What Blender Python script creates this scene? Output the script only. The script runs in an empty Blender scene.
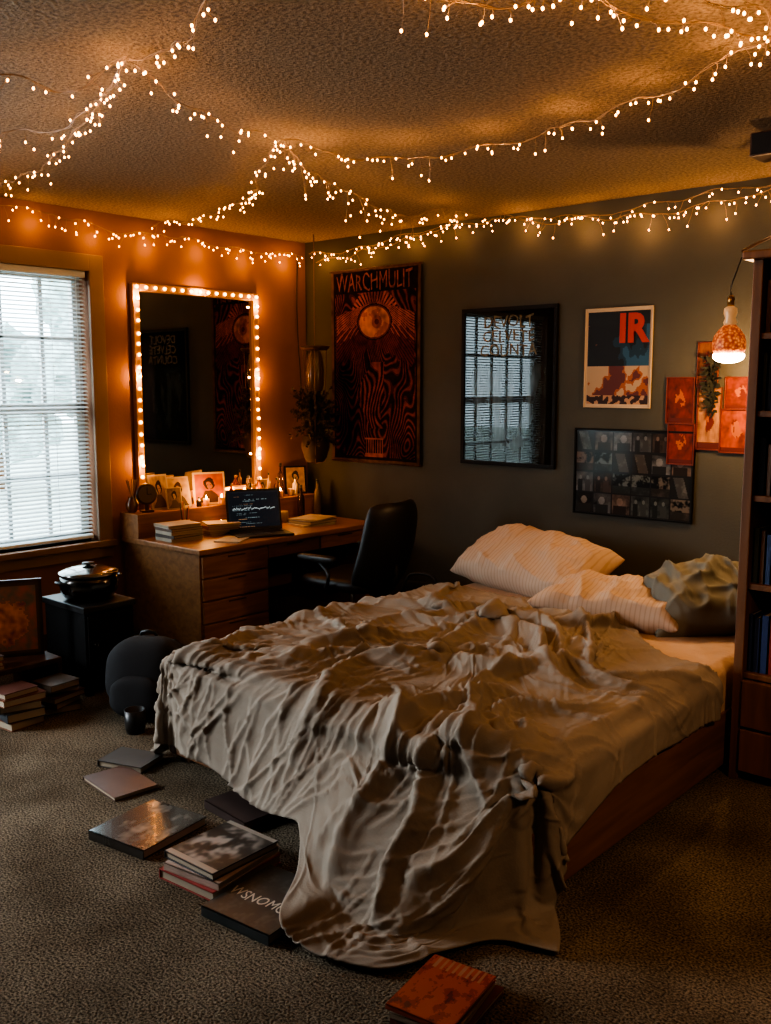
import bpy, bmesh, math, random
import numpy as np
from mathutils import Vector, Matrix, noise
random.seed(7)
R=random.Random(11)
sc=bpy.context.scene
COL=sc.collection
pi=math.pi
def sm(t):
    t=max(0,min(1,t)); return t*t*(3-2*t)
# ------------------------------------------------------------ materials
MATS={}
def mat(name,col,rough=.6,metal=0,noise_s=None,noise_a=.25,bump=None,emit=None,spec=.5,trans=0,alpha=1,coat=0,sheen=0,bump2=None):
    if name in MATS: return MATS[name]
    m=bpy.data.materials.new(name); m.use_nodes=True
    nt=m.node_tree; b=nt.nodes['Principled BSDF']
    b.inputs['Base Color'].default_value=(*col,1)
    b.inputs['Roughness'].default_value=rough
    b.inputs['Metallic'].default_value=metal
    b.inputs['Specular IOR Level'].default_value=spec
    b.inputs['Transmission Weight'].default_value=trans
    b.inputs['Alpha'].default_value=alpha
    b.inputs['Coat Weight'].default_value=coat
    b.inputs['Sheen Weight'].default_value=sheen
    tc=nt.nodes.new('ShaderNodeTexCoord')
    if noise_s:
        n=nt.nodes.new('ShaderNodeTexNoise'); n.inputs['Scale'].default_value=noise_s; n.inputs['Detail'].default_value=5
        nt.links.new(tc.outputs['Object'],n.inputs['Vector'])
        r=nt.nodes.new('ShaderNodeValToRGB')
        r.color_ramp.elements[0].position=.3; r.color_ramp.elements[1].position=.7
        r.color_ramp.elements[0].color=(*[c*(1-noise_a) for c in col],1)
        r.color_ramp.elements[1].color=(*[min(1,c*(1+noise_a)) for c in col],1)
        nt.links.new(n.outputs['Fac'],r.inputs['Fac']); nt.links.new(r.outputs['Color'],b.inputs['Base Color'])
    prev=None
    for bb in (bump,bump2):
        if not bb: continue
        n=nt.nodes.new('ShaderNodeTexNoise'); n.inputs['Scale'].default_value=bb[0]; n.inputs['Detail'].default_value=4
        if len(bb)>3:
            n.noise_type='RIDGED_MULTIFRACTAL'; n.inputs['Distortion'].default_value=bb[3]; n.inputs['Detail'].default_value=2
        nt.links.new(tc.outputs['Object'],n.inputs['Vector'])
        bp=nt.nodes.new('ShaderNodeBump'); bp.inputs['Strength'].default_value=bb[1]; bp.inputs['Distance'].default_value=bb[2]
        nt.links.new(n.outputs['Fac'],bp.inputs['Height'])
        if prev: nt.links.new(prev.outputs['Normal'],bp.inputs['Normal'])
        nt.links.new(bp.outputs['Normal'],b.inputs['Normal']); prev=bp
    if emit:
        b.inputs['Emission Color'].default_value=(*emit[0],1); b.inputs['Emission Strength'].default_value=emit[1]
    MATS[name]=m; return m
def wood(name,c1,c2,stretch=(1,12,12),scale=3,rough=.45):
    m=bpy.data.materials.new(name); m.use_nodes=True; nt=m.node_tree; b=nt.nodes['Principled BSDF']
    tc=nt.nodes.new('ShaderNodeTexCoord'); mp=nt.nodes.new('ShaderNodeMapping'); mp.inputs['Scale'].default_value=stretch
    n=nt.nodes.new('ShaderNodeTexNoise'); n.inputs['Scale'].default_value=scale; n.inputs['Detail'].default_value=8; n.inputs['Distortion'].default_value=.6
    r=nt.nodes.new('ShaderNodeValToRGB'); r.color_ramp.elements[0].position=.3; r.color_ramp.elements[1].position=.72
    r.color_ramp.elements[0].color=(*c1,1); r.color_ramp.elements[1].color=(*c2,1)
    nt.links.new(tc.outputs['Object'],mp.inputs['Vector']); nt.links.new(mp.outputs['Vector'],n.inputs['Vector'])
    nt.links.new(n.outputs['Fac'],r.inputs['Fac']); nt.links.new(r.outputs['Color'],b.inputs['Base Color'])
    bp=nt.nodes.new('ShaderNodeBump'); bp.inputs['Strength'].default_value=.15; bp.inputs['Distance'].default_value=.003
    nt.links.new(n.outputs['Fac'],bp.inputs['Height']); nt.links.new(bp.outputs['Normal'],b.inputs['Normal'])
    b.inputs['Roughness'].default_value=rough
    return m
def vcolmat(name,rough=.6,coat=0,spec=.5,cior=1.5,crough=.04):
    m=bpy.data.materials.new(name); m.use_nodes=True; nt=m.node_tree; b=nt.nodes['Principled BSDF']
    a=nt.nodes.new('ShaderNodeAttribute'); a.attribute_name='Col'
    nt.links.new(a.outputs['Color'],b.inputs['Base Color'])
    b.inputs['Roughness'].default_value=rough; b.inputs['Coat Weight'].default_value=coat; b.inputs['Coat Roughness'].default_value=crough
    b.inputs['Specular IOR Level'].default_value=spec; b.inputs['Coat IOR'].default_value=cior
    return m
# ------------------------------------------------------------ object helpers
def thing(name,label,category,loc=(0,0,0),rz=0,group=None):
    e=bpy.data.objects.new(name,None); e.empty_display_size=.05
    COL.objects.link(e); e.location=loc; e.rotation_euler=(0,0,rz)
    e["label"]=label; e["category"]=category
    if group: e["group"]=group
    return e
def tag(o,label,category,group=None):
    o["label"]=label; o["category"]=category
    if group: o["group"]=group
    return o
def finish(bm,name,material,parent=None,smooth=False,bevel=0,seg=2,loc=None,rot=None):
    me=bpy.data.meshes.new(name); bmesh.ops.recalc_face_normals(bm,faces=bm.faces); bm.to_mesh(me); bm.free()
    o=bpy.data.objects.new(name,me); COL.objects.link(o)
    if material: me.materials.append(material)
    if smooth:
        for p in me.polygons: p.use_smooth=True
    if bevel:
        md=o.modifiers.new('bevel','BEVEL'); md.width=bevel; md.segments=seg; md.limit_method='ANGLE'; md.angle_limit=.7
    if parent: o.parent=parent
    if loc: o.location=loc
    if rot: o.rotation_euler=rot
    return o
def struct(o): o["kind"]="structure"; return o
def box(bm,x0,x1,y0,y1,z0,z1,M=None):
    vs=[bm.verts.new((M@Vector((x,y,z))) if M else (x,y,z)) for x in(x0,x1) for y in(y0,y1) for z in(z0,z1)]
    for f in [(0,1,3,2),(4,6,7,5),(0,4,5,1),(2,3,7,6),(0,2,6,4),(1,5,7,3)]: bm.faces.new([vs[i] for i in f])
def lathe(bm,prof,seg=24,c=(0,0,0),M=None,cap=True):
    rings=[]
    for r,z in prof:
        ring=[]
        for k in range(seg):
            a=2*pi*k/seg; p=Vector((c[0]+r*math.cos(a),c[1]+r*math.sin(a),c[2]+z))
            ring.append(bm.verts.new(M@p if M else p))
        rings.append(ring)
    for i in range(len(rings)-1):
        for k in range(seg):
            bm.faces.new((rings[i][k],rings[i][(k+1)%seg],rings[i+1][(k+1)%seg],rings[i+1][k]))
    if cap:
        bm.faces.new(rings[0][::-1]); bm.faces.new(rings[-1])
def tube(bm,pts,r,seg=8,cap=True):
    pts=[Vector(p) for p in pts]; rings=[]
    for i,p in enumerate(pts):
        t=(pts[min(i+1,len(pts)-1)]-pts[max(i-1,0)]).normalized()
        u=t.cross(Vector((0,0,1)));
        if u.length<.05: u=t.cross(Vector((0,1,0)))
        u.normalize(); v=t.cross(u)
        rr=r[i] if isinstance(r,(list,tuple)) else r
        rings.append([bm.verts.new(p+u*rr*math.cos(2*pi*k/seg)+v*rr*math.sin(2*pi*k/seg)) for k in range(seg)])
    for i in range(len(rings)-1):
        for k in range(seg): bm.faces.new((rings[i][k],rings[i][(k+1)%seg],rings[i+1][(k+1)%seg],rings[i+1][k]))
    if cap: bm.faces.new(rings[0][::-1]); bm.faces.new(rings[-1])
def B(): return bmesh.new()
def catmull(pts,step):
    P=[Vector(p) for p in pts]; P=[P[0]*2-P[1]]+P+[P[-1]*2-P[-2]]; out=[]
    for i in range(1,len(P)-2):
        a,b,c,d=P[i-1],P[i],P[i+1],P[i+2]; n=max(2,int((c-b).length/step))
        for k in range(n):
            t=k/n
            out.append(.5*((2*b)+(c-a)*t+(2*a-5*b+4*c-d)*t*t+(3*b-a-3*c+d)*t**3))
    out.append(P[-2]); return out
def gridart(name,w,h,nx,ny,func,material,parent,y=0,x0=0,z0=0):
    """flat sheet in the XZ plane facing -Y whose cells are coloured by func(u,v)"""
    vs=[(x0+w*i/nx,y,z0+h*j/ny) for j in range(ny+1) for i in range(nx+1)]; fs=[];cols=[]
    for j in range(ny):
        for i in range(nx):
            a=j*(nx+1)+i; fs.append((a,a+1,a+nx+2,a+nx+1))
            c=func((i+.5)/nx,(j+.5)/ny); cols+= [c[0],c[1],c[2],1]*4
    me=bpy.data.meshes.new(name); me.from_pydata(vs,[],fs)
    at=me.color_attributes.new('Col','FLOAT_COLOR','CORNER'); at.data.foreach_set('color',cols)
    me.materials.append(material); o=bpy.data.objects.new(name,me); COL.objects.link(o)
    if parent: o.parent=parent
    return o
def lettering(s,size,material,parent,x,z,y=0,sx=1,name='lettering',flat=False,align='CENTER',ext=.0008,off=0,rough=0):
    cu=bpy.data.curves.new('t','FONT'); cu.body=s; cu.size=size; cu.align_x=align; cu.extrude=ext; cu.resolution_u=3; cu.offset=off
    to=bpy.data.objects.new('t',cu); COL.objects.link(to)
    dg=bpy.context.evaluated_depsgraph_get(); me=bpy.data.meshes.new_from_object(to.evaluated_get(dg))
    bpy.data.objects.remove(to); bpy.data.curves.remove(cu)
    for v in me.vertices:
        a,b,c=v.co
        if rough:
            a+=rough*noise.noise(Vector((a*40,b*40,1))); b+=rough*1.6*noise.noise(Vector((a*25,b*25,5)))+rough*.8*math.sin(a*38)
        v.co=(x+a*sx,z+b,y+c) if flat else (x+a*sx,y-c,z+b)
    me.materials.clear(); me.materials.append(material); me.name=name
    o=bpy.data.objects.new(name,me); COL.objects.link(o); o.parent=parent; return o
# ------------------------------------------------------------ common mats
m_oak=wood('oak',(.20,.085,.03),(.36,.165,.065),(12,1,12),2.5,.4)
m_oakv=wood('oak_front',(.19,.08,.03),(.32,.145,.055),(10,1.5,14),2.5,.42)
m_dark=wood('dark_wood',(.035,.014,.008),(.085,.035,.018),(12,12,1),2.5,.4)
m_case_w=wood('bookcase_wood',(.10,.042,.018),(.20,.085,.034),(12,12,1),2.5,.45)
m_bedw=wood('bed_wood',(.13,.055,.024),(.24,.105,.045),(12,1,12),2,.5)
m_blackp=mat('black_plastic',(.012,.012,.013),.45)
m_blackf=mat('black_fabric',(.014,.014,.016),.9,bump=(250,.4,.002))
m_metal=mat('metal',(.35,.34,.33),.25,1)
m_page=mat('paper',(.36,.29,.21),.85)
m_brass=mat('brass',(.4,.25,.1),.35,1)
# ------------------------------------------------------------ ROOM
CE=2.40
def wallmat(name,c,a=.12):
    return mat(name,c,.75,noise_s=2.2,noise_a=a,bump=(90,.25,.004))
m_wb=wallmat('wall_paint_olive',(.058,.056,.042),.18); m_wl=wallmat('wall_paint_rust',(.23,.105,.055))
bm=B(); box(bm,-.2,5.5,0,.15,0,CE); struct(finish(bm,'wall_north',m_wb))
WY0,WY1,WZ0,WZ1=-3.05,-1.66,.57,2.07
VY0,VY1,VZ0,VZ1=-5.0,-3.75,.45,1.95  # opening for the added out-of-view window
bm=B()
box(bm,-.15,0,-5.3,VY0,0,CE); box(bm,-.15,0,VY0,VY1,0,VZ0); box(bm,-.15,0,VY0,VY1,VZ1,CE); box(bm,-.15,0,VY1,WY0,0,CE)
box(bm,-.15,0,WY1,0,0,CE); box(bm,-.15,0,WY0,WY1,0,WZ0); box(bm,-.15,0,WY0,WY1,WZ1,CE)
struct(finish(bm,'wall_west',m_wl))
bm=B(); box(bm,-.15,5.5,-5.45,-5.3,0,CE); struct(finish(bm,'wall_south',m_wb))
bm=B(); box(bm,5.35,5.5,-5.3,0,0,CE); struct(finish(bm,'wall_east',m_wb))
bm=B(); box(bm,3.9,5.35,-.86,0,0,CE); struct(finish(bm,'wall_closet',m_wb))
bm=B(); box(bm,0,5.35,-.015,0,0,.09); struct(finish(bm,'baseboard_north',m_dark,bevel=.003))
bm=B(); box(bm,0,.015,-5.3,0,0,.09); struct(finish(bm,'baseboard_west',m_dark,bevel=.003))
# carpet
m=bpy.data.materials.new('carpet'); m.use_nodes=True; nt=m.node_tree; b=nt.nodes['Principled BSDF']; b.inputs['Roughness'].default_value=1; b.inputs['Specular IOR Level'].default_value=.1
tc=nt.nodes.new('ShaderNodeTexCoord'); n1=nt.nodes.new('ShaderNodeTexNoise'); n1.inputs['Scale'].default_value=150; n1.inputs['Detail'].default_value=4
n2=nt.nodes.new('ShaderNodeTexNoise'); n2.inputs['Scale'].default_value=2.5; n2.inputs['Detail'].default_value=7
r1=nt.nodes.new('ShaderNodeValToRGB'); r1.color_ramp.elements[0].position=.36; r1.color_ramp.elements[1].position=.66
r1.color_ramp.elements[0].color=(.06,.046,.032,1); r1.color_ramp.elements[1].color=(.37,.295,.21,1)
r2=nt.nodes.new('ShaderNodeValToRGB'); r2.color_ramp.elements[0].position=.38; r2.color_ramp.elements[1].position=.62
r2.color_ramp.elements[0].color=(.55,.52,.48,1); r2.color_ramp.elements[1].color=(1,1,1,1)
mx=nt.nodes.new('ShaderNodeMixRGB'); mx.blend_type='MULTIPLY'; mx.inputs[0].default_value=1
for n in(n1,n2): nt.links.new(tc.outputs['Object'],n.inputs['Vector'])
nt.links.new(n1.outputs['Fac'],r1.inputs['Fac']); nt.links.new(n2.outputs['Fac'],r2.inputs['Fac'])
nt.links.new(r1.outputs['Color'],mx.inputs[1]); nt.links.new(r2.outputs['Color'],mx.inputs[2]); nt.links.new(mx.outputs[0],b.inputs['Base Color'])
bp=nt.nodes.new('ShaderNodeBump'); bp.inputs['Strength'].default_value=1; bp.inputs['Distance'].default_value=.018
nt.links.new(n1.outputs['Fac'],bp.inputs['Height']); nt.links.new(bp.outputs['Normal'],b.inputs['Normal'])
m_carpet=m
bm=B(); box(bm,-.15,5.5,-5.45,.15,-.12,0); struct(finish(bm,'floor',m_carpet))
# popcorn ceiling
m=bpy.data.materials.new('popcorn'); m.use_nodes=True; nt=m.node_tree; b=nt.nodes['Principled BSDF']; b.inputs['Roughness'].default_value=.95
tc=nt.nodes.new('ShaderNodeTexCoord'); n1=nt.nodes.new('ShaderNodeTexNoise'); n1.inputs['Scale'].default_value=75; n1.inputs['Detail'].default_value=4; n1.inputs['Roughness'].default_value=.6
r1=nt.nodes.new('ShaderNodeValToRGB'); r1.color_ramp.elements[0].position=.38; r1.color_ramp.elements[1].position=.6
r1.color_ramp.elements[0].color=(.13,.09,.058,1); r1.color_ramp.elements[1].color=(.27,.20,.13,1)
nt.links.new(tc.outputs['Object'],n1.inputs['Vector']); nt.links.new(n1.outputs['Fac'],r1.inputs['Fac']); nt.links.new(r1.outputs['Color'],b.inputs['Base Color'])
bp=nt.nodes.new('ShaderNodeBump'); bp.inputs['Strength'].default_value=1; bp.inputs['Distance'].default_value=.016
nt.links.new(n1.outputs['Fac'],bp.inputs['Height']); nt.links.new(bp.outputs['Normal'],b.inputs['Normal'])
bm=B(); box(bm,-.15,5.5,-5.45,.15,CE,CE+.12); struct(finish(bm,'ceiling',m))
# ------------------------------------------------------------ WINDOWS
m_case=mat('window_casing',(.24,.15,.09),.5,noise_s=4,noise_a=.1)
m_sash=mat('window_sash',(.5,.5,.5),.4)
def glassmat():
    m=bpy.data.materials.new('window_glass'); m.use_nodes=True; nt=m.node_tree; nt.nodes.clear()
    o=nt.nodes.new('ShaderNodeOutputMaterial'); mi=nt.nodes.new('ShaderNodeMixShader'); tr=nt.nodes.new('ShaderNodeBsdfTransparent'); gl=nt.nodes.new('ShaderNodeBsdfGlossy')
    gl.inputs['Roughness'].default_value=.02; mi.inputs[0].default_value=.06
    nt.links.new(tr.outputs[0],mi.inputs[1]); nt.links.new(gl.outputs[0],mi.inputs[2]); nt.links.new(mi.outputs[0],o.inputs[0]); return m
m_wg=glassmat(); t=.09
def window(k,Y0,Y1,Z0,Z1,cols,rows,glass=True):
    bm=B()
    box(bm,0,.025,Y0-t,Y0,Z0-.05,Z1+t); box(bm,0,.025,Y1,Y1+t,Z0-.05,Z1+t)
    box(bm,0,.03,Y0,Y1,Z1,Z1+t); box(bm,-.1,.05,Y0-t-.01,Y1+t+.01,Z0-.035,Z0); box(bm,0,.02,Y0-t,Y1+t,Z0-.1,Z0-.035)
    struct(finish(bm,'trim_%d'%k,m_case,bevel=.004))
    bm=B(); X0,X1=-.12,-.08
    box(bm,X0,X1,Y0,Y0+.05,Z0,Z1); box(bm,X0,X1,Y1-.05,Y1,Z0,Z1); box(bm,X0,X1,Y0,Y1,Z0,Z0+.05); box(bm,X0,X1,Y0,Y1,Z1-.05,Z1)
    zm=(Z0+Z1)/2; box(bm,X0,X1,Y0,Y1,zm-.03,zm+.03)
    for q in range(1,cols):
        y=Y0+(Y1-Y0)*q/cols; box(bm,X0+.01,X1-.01,y-.012,y+.012,Z0,Z1)
    for z in rows: box(bm,X0+.01,X1-.01,Y0,Y1,z-.012,z+.012)
    w=struct(finish(bm,'window_%d'%k,m_sash,bevel=.003))
    bm=B(); box(bm,-.102,-.098,Y0+.03,Y1-.03,Z0+.03,Z1-.03); finish(bm,'glass_pane',m_wg,w)
window(1,WY0,WY1,WZ0,WZ1,6,(WZ0+.37,WZ1-.37))
window(2,VY0,VY1,VZ0,VZ1,2,())  # added window, never in view, lets the west fill light in
# blind
m_slat=mat('blind_slat',(.68,.74,.76),.5)
bl=thing('window_blind','white horizontal slatted blind hanging in the window','blind',(-.03,(WY0+WY1)/2,WZ1))
hw=(WY1-WY0)/2-.01
bm=B(); box(bm,-.02,.03,-hw,hw,-.035,0); finish(bm,'head_rail',m_slat,bl,bevel=.003)
bm=B(); N=64; H=WZ1-WZ0-.06
for k in range(N):
    z=-.045-(H-.02)*k/(N-1); M=Matrix.Translation((0,0,z))@Matrix.Rotation(math.radians(25),4,'Y')
    box(bm,-.011,.011,-hw,hw,-.0006,.0006,M)
finish(bm,'slats',m_slat,bl)
bm=B(); box(bm,-.014,.014,-hw,hw,-H-.045,-H-.028); finish(bm,'bottom_rail',m_slat,bl,bevel=.003)
for y in(-hw*.7,0,hw*.7):
    bm=B(); tube(bm,[(.014,y,-.03),(.014,y,-H-.04)],.0012,6); finish(bm,'ladder_cord',m_slat,bl)
bm=B(); tube(bm,[(.03,hw-.06,-.03),(.03,hw-.06,-.8)],.003,8); finish(bm,'tilt_wand',m_slat,bl)
# outdoors
m_leaf=mat('foliage',(.36,.44,.42),.9,noise_s=6,noise_a=.4)
def tree(x,y,h,r):
    t=thing('tree','leafy green tree growing outside the window','tree',(x,y,-.12))
    bm=B(); tube(bm,[(0,0,0),(.05,0,h*.4),(0,.1,h*.8)],[.14,.1,.05],10); finish(bm,'trunk',m_bedw,t,smooth=True)
    bm=B()
    for k in range(9):
        c=Vector((R.uniform(-r,r)*.7,R.uniform(-r,r)*.7,h*.75+R.uniform(-r,r)*.8))
        bmesh.ops.create_icosphere(bm,subdivisions=3,radius=r*R.uniform(.4,.65),matrix=Matrix.Translation(c))
    for v in bm.verts: v.co+=v.normal*(noise.noise(v.co*3)*.35+noise.noise(v.co*9)*.2)
    finish(bm,'foliage',m_leaf,t)
tree(-9,2.2,2.0,.9); tree(-11,5.5,3.0,1.2)
bm=B(); box(bm,-30,-.16,-25,25,-.2,-.12); struct(finish(bm,'ground',mat('lawn',(.4,.43,.38),1,noise_s=3)))
# ------------------------------------------------------------ BED
BX0,BX1,BY0,BY1,BT=1.80,3.47,-2.48,-.10,.42
bf=thing('bed_frame','low dark wooden bed frame under the mattress','bed frame',(0,0,0))
for (n,a) in(('side_rail',(BX0-.0,BX0+.04,BY0,BY1,.03,.24)),('side_rail',(BX1-.04,BX1,BY0,BY1,.03,.24)),('foot_rail',(BX0+.04,BX1-.04,BY0,BY0+.04,.03,.24)),('head_rail',(BX0+.04,BX1-.04,BY1-.04,BY1,.03,.24))):
    bm=B(); box(bm,*a); finish(bm,n,m_bedw,bf,bevel=.006)
bm=B(); box(bm,BX0+.04,BX1-.04,BY0+.04,BY1-.04,.15,.18); finish(bm,'slat_base',m_bedw,bf)
for x in(BX0+.06,BX1-.06):
    for y in(BY0+.06,BY1-.06):
        bm=B(); box(bm,x-.03,x+.03,y-.03,y+.03,0,.15); finish(bm,'leg',m_bedw,bf,bevel=.004)
m_sheet=mat('cream_sheet',(.50,.35,.25),.85,bump=(14,.6,.02))
bm=B(); box(bm,BX0+.045,BX1-.008,BY0+.045,BY1-.045,.18,BT)
mt=finish(bm,'mattress',m_sheet,bevel=.05,seg=5,smooth=True); tag(mt,'mattress in a cream fitted sheet on the low bed','mattress')
# --- duvet: cloth draped over temporary collision shapes
def cfin(bm):
    o=finish(bm,'tmp',None); o.modifiers.new('c','COLLISION'); o.collision.thickness_outer=.012; o.collision.cloth_friction=60; return o
bm=B(); box(bm,0,5.3,-5.2,0,-.1,0); cs=[cfin(bm)]
bm=B(); box(bm,BX0-.01,BX1+.01,BY0-.01,BY1,.03,BT); bmesh.ops.bevel(bm,geom=bm.edges[:],offset=.045,segments=4,affect='EDGES'); cs.append(cfin(bm))
bm=B()
vs_=[bm.verts.new(p) for p in [(2.60,-2.47,0),(3.44,-2.47,0),(2.88,-2.47,.36),(3.22,-2.47,.36),(2.90,-2.84,0),(3.28,-2.84,0)]]
for f in [(0,1,3,2),(0,4,5,1),(2,3,5,4),(0,2,4),(1,5,3)]: bm.faces.new([vs_[i] for i in f])
cs.append(cfin(bm))
bm=B(); box(bm,2.77,3.03,-3.06,-2.78,0,.034); cs.append(cfin(bm))
NX,NY=150,170; vs=[];fs=[]
def fold(x,y):
    w=noise.noise(Vector((x*1.1,y*1.1,5)))*1.1
    d=(x*.80+y*.60); e=(x*.6-y*.8)
    f=abs(math.sin(5.2*d+2.6*w+.6*noise.noise(Vector((e*1.2,d*2,2)))))
    g=abs(math.sin(5.0*e+2.5*noise.noise(Vector((x*1.4,y*1.4,9)))))
    m_=sm(.6+1.5*noise.noise(Vector((x*1.2,y*1.2,1))))
    gx=math.hypot((x-2.85)/.55,(y+1.6)/.5)
    return .135*(1-f)**1.3*m_+.11*(1-g)**1.3*(1-m_)+.02*noise.noise(Vector((x*4,y*4,7)))+.08*math.exp(-gx*gx)
for j in range(NY+1):
    for i in range(NX+1):
        s_=i/NX
        y0=-2.79-.34*sm((1.50+2.2*s_-2.76)/.28)+.24*sm((1.50+2.2*s_-3.30)/.3)+.02*math.sin(s_*23)
        x1=3.60+.10*sm((-.5-(j/NY*2.2-1.7))/.6)
        x=1.50+(x1-1.50)*s_
        y1=-.78-.48*sm((x-2.70)/.6)+.05*math.sin(x*5)
        y=y0+(y1-y0)*j/NY
        inside=sm((x-1.75)/.15)*sm((y+2.5)/.2)*sm((3.55-x)/.2)
        z=.50+fold(x,y)*(.25+.9*inside)
        vs.append((x+.015*noise.noise(Vector((x*3,y*3,20))),y+.015*noise.noise(Vector((x*3,y*3,30))),z))
for j in range(NY):
    for i in range(NX):
        a=j*(NX+1)+i; fs.append((a,a+1,a+NX+2,a+NX+1))
me=bpy.data.meshes.new('duvet'); me.from_pydata(vs,[],fs)
dv=bpy.data.objects.new('duvet',me); COL.objects.link(dv)
md=dv.modifiers.new('cl','CLOTH'); st=md.settings
st.quality=6; st.mass=.3; st.tension_stiffness=15; st.compression_stiffness=15; st.shear_stiffness=5; st.bending_stiffness=.3; st.air_damping=3
st.shrink_min=-.03; st.shrink_max=-.03
md.collision_settings.distance_min=.012; md.collision_settings.collision_quality=3
md.point_cache.frame_start=1; md.point_cache.frame_end=60
sc.frame_start=1; sc.frame_end=60
for k in range(1,31): sc.frame_set(k)
dg=bpy.context.evaluated_depsgraph_get(); me=bpy.data.meshes.new_from_object(dv.evaluated_get(dg))
dv.modifiers.clear()
for c in cs: bpy.data.objects.remove(c)
sc.frame_set(1)
P=np.empty((NX+1)*(NY+1)*3); me.vertices.foreach_get('co',P); P=P.reshape(NY+1,NX+1,3)
def up(A):
    n=A.shape[0]; o=np.empty((2*n-1,)+A.shape[1:]); o[::2]=A
    mid=(A[:-1]+A[1:])*.5
    mid[1:-1]=(-A[:-3]+9*A[1:-2]+9*A[2:-1]-A[3:])/16
    o[1::2]=mid; return o
def normals(Q):
    du=np.gradient(Q,axis=1); dv_=np.gradient(Q,axis=0); n=np.cross(du,dv_); n/=np.linalg.norm(n,axis=2,keepdims=True)+1e-9
    return n*np.where(n[...,2:3]>-.3,1,-1)
def blur(A,k):
    for _ in range(k):
        B_=A.copy(); B_[1:-1]=(A[:-2]+2*A[1:-1]+A[2:])/4; C_=B_.copy(); C_[:,1:-1]=(B_[:,:-2]+2*B_[:,1:-1]+B_[:,2:])/4; A=C_
    return A
Q=up(P); Q=up(Q.transpose(1,0,2)).transpose(1,0,2)
ny2,nx2=Q.shape[:2]
Q=blur(Q,1)
N_=normals(blur(Q,8))
U,Wc=np.meshgrid(np.linspace(0,2.12,nx2),np.linspace(0,2.2,ny2))
wu=np.zeros_like(U); ww=np.zeros_like(U); w3=np.zeros_like(U)
for j in range(0,ny2):
    for i in range(0,nx2):
        wu[j,i]=noise.noise(Vector((U[j,i]*3.2,Wc[j,i]*3.2,11))); ww[j,i]=noise.noise(Vector((U[j,i]*3.2,Wc[j,i]*3.2,37)))
        w3[j,i]=noise.noise(Vector((U[j,i]*8,Wc[j,i]*8,50)))
rng=np.random.default_rng(8)
def field(amp):
    return U+amp*wu+.012*w3, Wc+amp*ww-.012*w3
def crease(F,X,Y,p,ang,L,A,w,c=0,sh=.4,pw=1.3):
    dx=X-p[0]; dy=Y-p[1]; s=dx*math.cos(ang)+dy*math.sin(ang); d=-dx*math.sin(ang)+dy*math.cos(ang)-c*s*s
    q=np.clip(s/L,0,1); tp_=np.sin(pi*q)**.6
    asym=np.where(d>0,w,w*sh)*(.55+.7*q)
    F+=A*tp_*np.exp(-(np.abs(d)/asym)**pw)
X,Y=field(.16); M1=np.zeros_like(U)
for (px_,py_,ang,L,A,w,c) in [(1.95,1.75,205,1.0,.07,.065,.35),(1.80,1.45,190,.9,.07,.055,-.5),(1.75,1.25,215,.8,.06,.05,.6),(1.55,1.85,225,1.0,.055,.055,-.3),(1.30,1.95,240,1.1,.045,.05,.3),
        (1.0,2.05,235,.9,.04,.045,-.4),(.75,1.9,250,.9,.035,.05,.4),(1.85,1.05,240,.7,.06,.05,-.6),(1.60,1.05,255,.8,.05,.045,.5),(1.35,1.15,235,.9,.055,.05,-.4),
        (1.15,1.45,220,.8,.045,.045,.4),(.9,1.25,245,.8,.04,.045,.2),(.55,1.5,240,.7,.035,.045,-.2),(1.55,1.55,160,.7,.05,.045,.7),(1.35,1.5,130,.5,.04,.04,-.6),(1.05,.95,262,.7,.04,.045,.2),(.6,.95,258,.7,.035,.04,-.2),(1.4,.8,268,.7,.035,.045,.1),(.3,1.1,250,.7,.035,.04,.3),
        (1.7,1.7,175,.6,.045,.035,-.5),(1.45,1.3,280,.6,.045,.035,.5),(1.9,1.35,225,.6,.045,.035,.6),(2.0,1.95,215,.6,.045,.045,.3),(1.95,.9,250,.5,.035,.035,-.3)]:
    crease(M1,X,Y,(px_,py_),math.radians(ang),L,A,w,c,sh=.45,pw=1.4)
M1=.085*np.tanh(M1/.085)
Q=Q+N_*M1[...,None]; Q[...,2]=np.maximum(Q[...,2],.014)
N_=normals(blur(Q,4))
X,Y=field(.06); Hh=np.zeros_like(U)
for k in range(30):
    a=rng.uniform(0,2*pi); r0=rng.uniform(.05,.35); crease(Hh,X,Y,(1.45+r0*math.cos(a),1.3+r0*math.sin(a)),a+rng.normal(0,.45),rng.uniform(.3,.9),rng.uniform(.008,.018),rng.uniform(.007,.018),rng.normal(0,.5),sh=.28,pw=1.1)
for k in range(180):
    a=math.radians(232)+rng.normal(0,.38); crease(Hh,X,Y,(rng.uniform(.1,2.2),rng.uniform(.6,2.3)),a,rng.uniform(.2,.75),rng.uniform(.005,.014),rng.uniform(.005,.014),rng.normal(0,.4),sh=.28,pw=1.1)
for k in range(150):
    a=math.radians(258)+rng.normal(0,.22); crease(Hh,X,Y,(rng.uniform(0,1.9),rng.uniform(.25,1.05)),a,rng.uniform(.25,.75),rng.uniform(.005,.016),rng.uniform(.005,.015),rng.normal(0,.3),sh=.28,pw=1.1)
for k in range(90):
    a=rng.uniform(0,pi); crease(Hh,X,Y,(rng.uniform(.1,2.0),rng.uniform(.3,2.1)),a,rng.uniform(.06,.2),rng.uniform(.002,.006),rng.uniform(.003,.008),rng.normal(0,1.0),sh=.35,pw=1.1)
Hh=.034*np.tanh(Hh/.034)
fine=np.zeros_like(U)
for j in range(ny2):
    for i in range(nx2):
        x=U[j,i];y=Wc[j,i]; fine[j,i]=.0014*noise.noise(Vector((x*30,y*24,1)))+.0030*noise.noise(Vector((x*11,y*7,4)))
Q=Q+N_*(Hh+fine)[...,None]
Q[...,2]=np.maximum(Q[...,2],.014)
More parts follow.
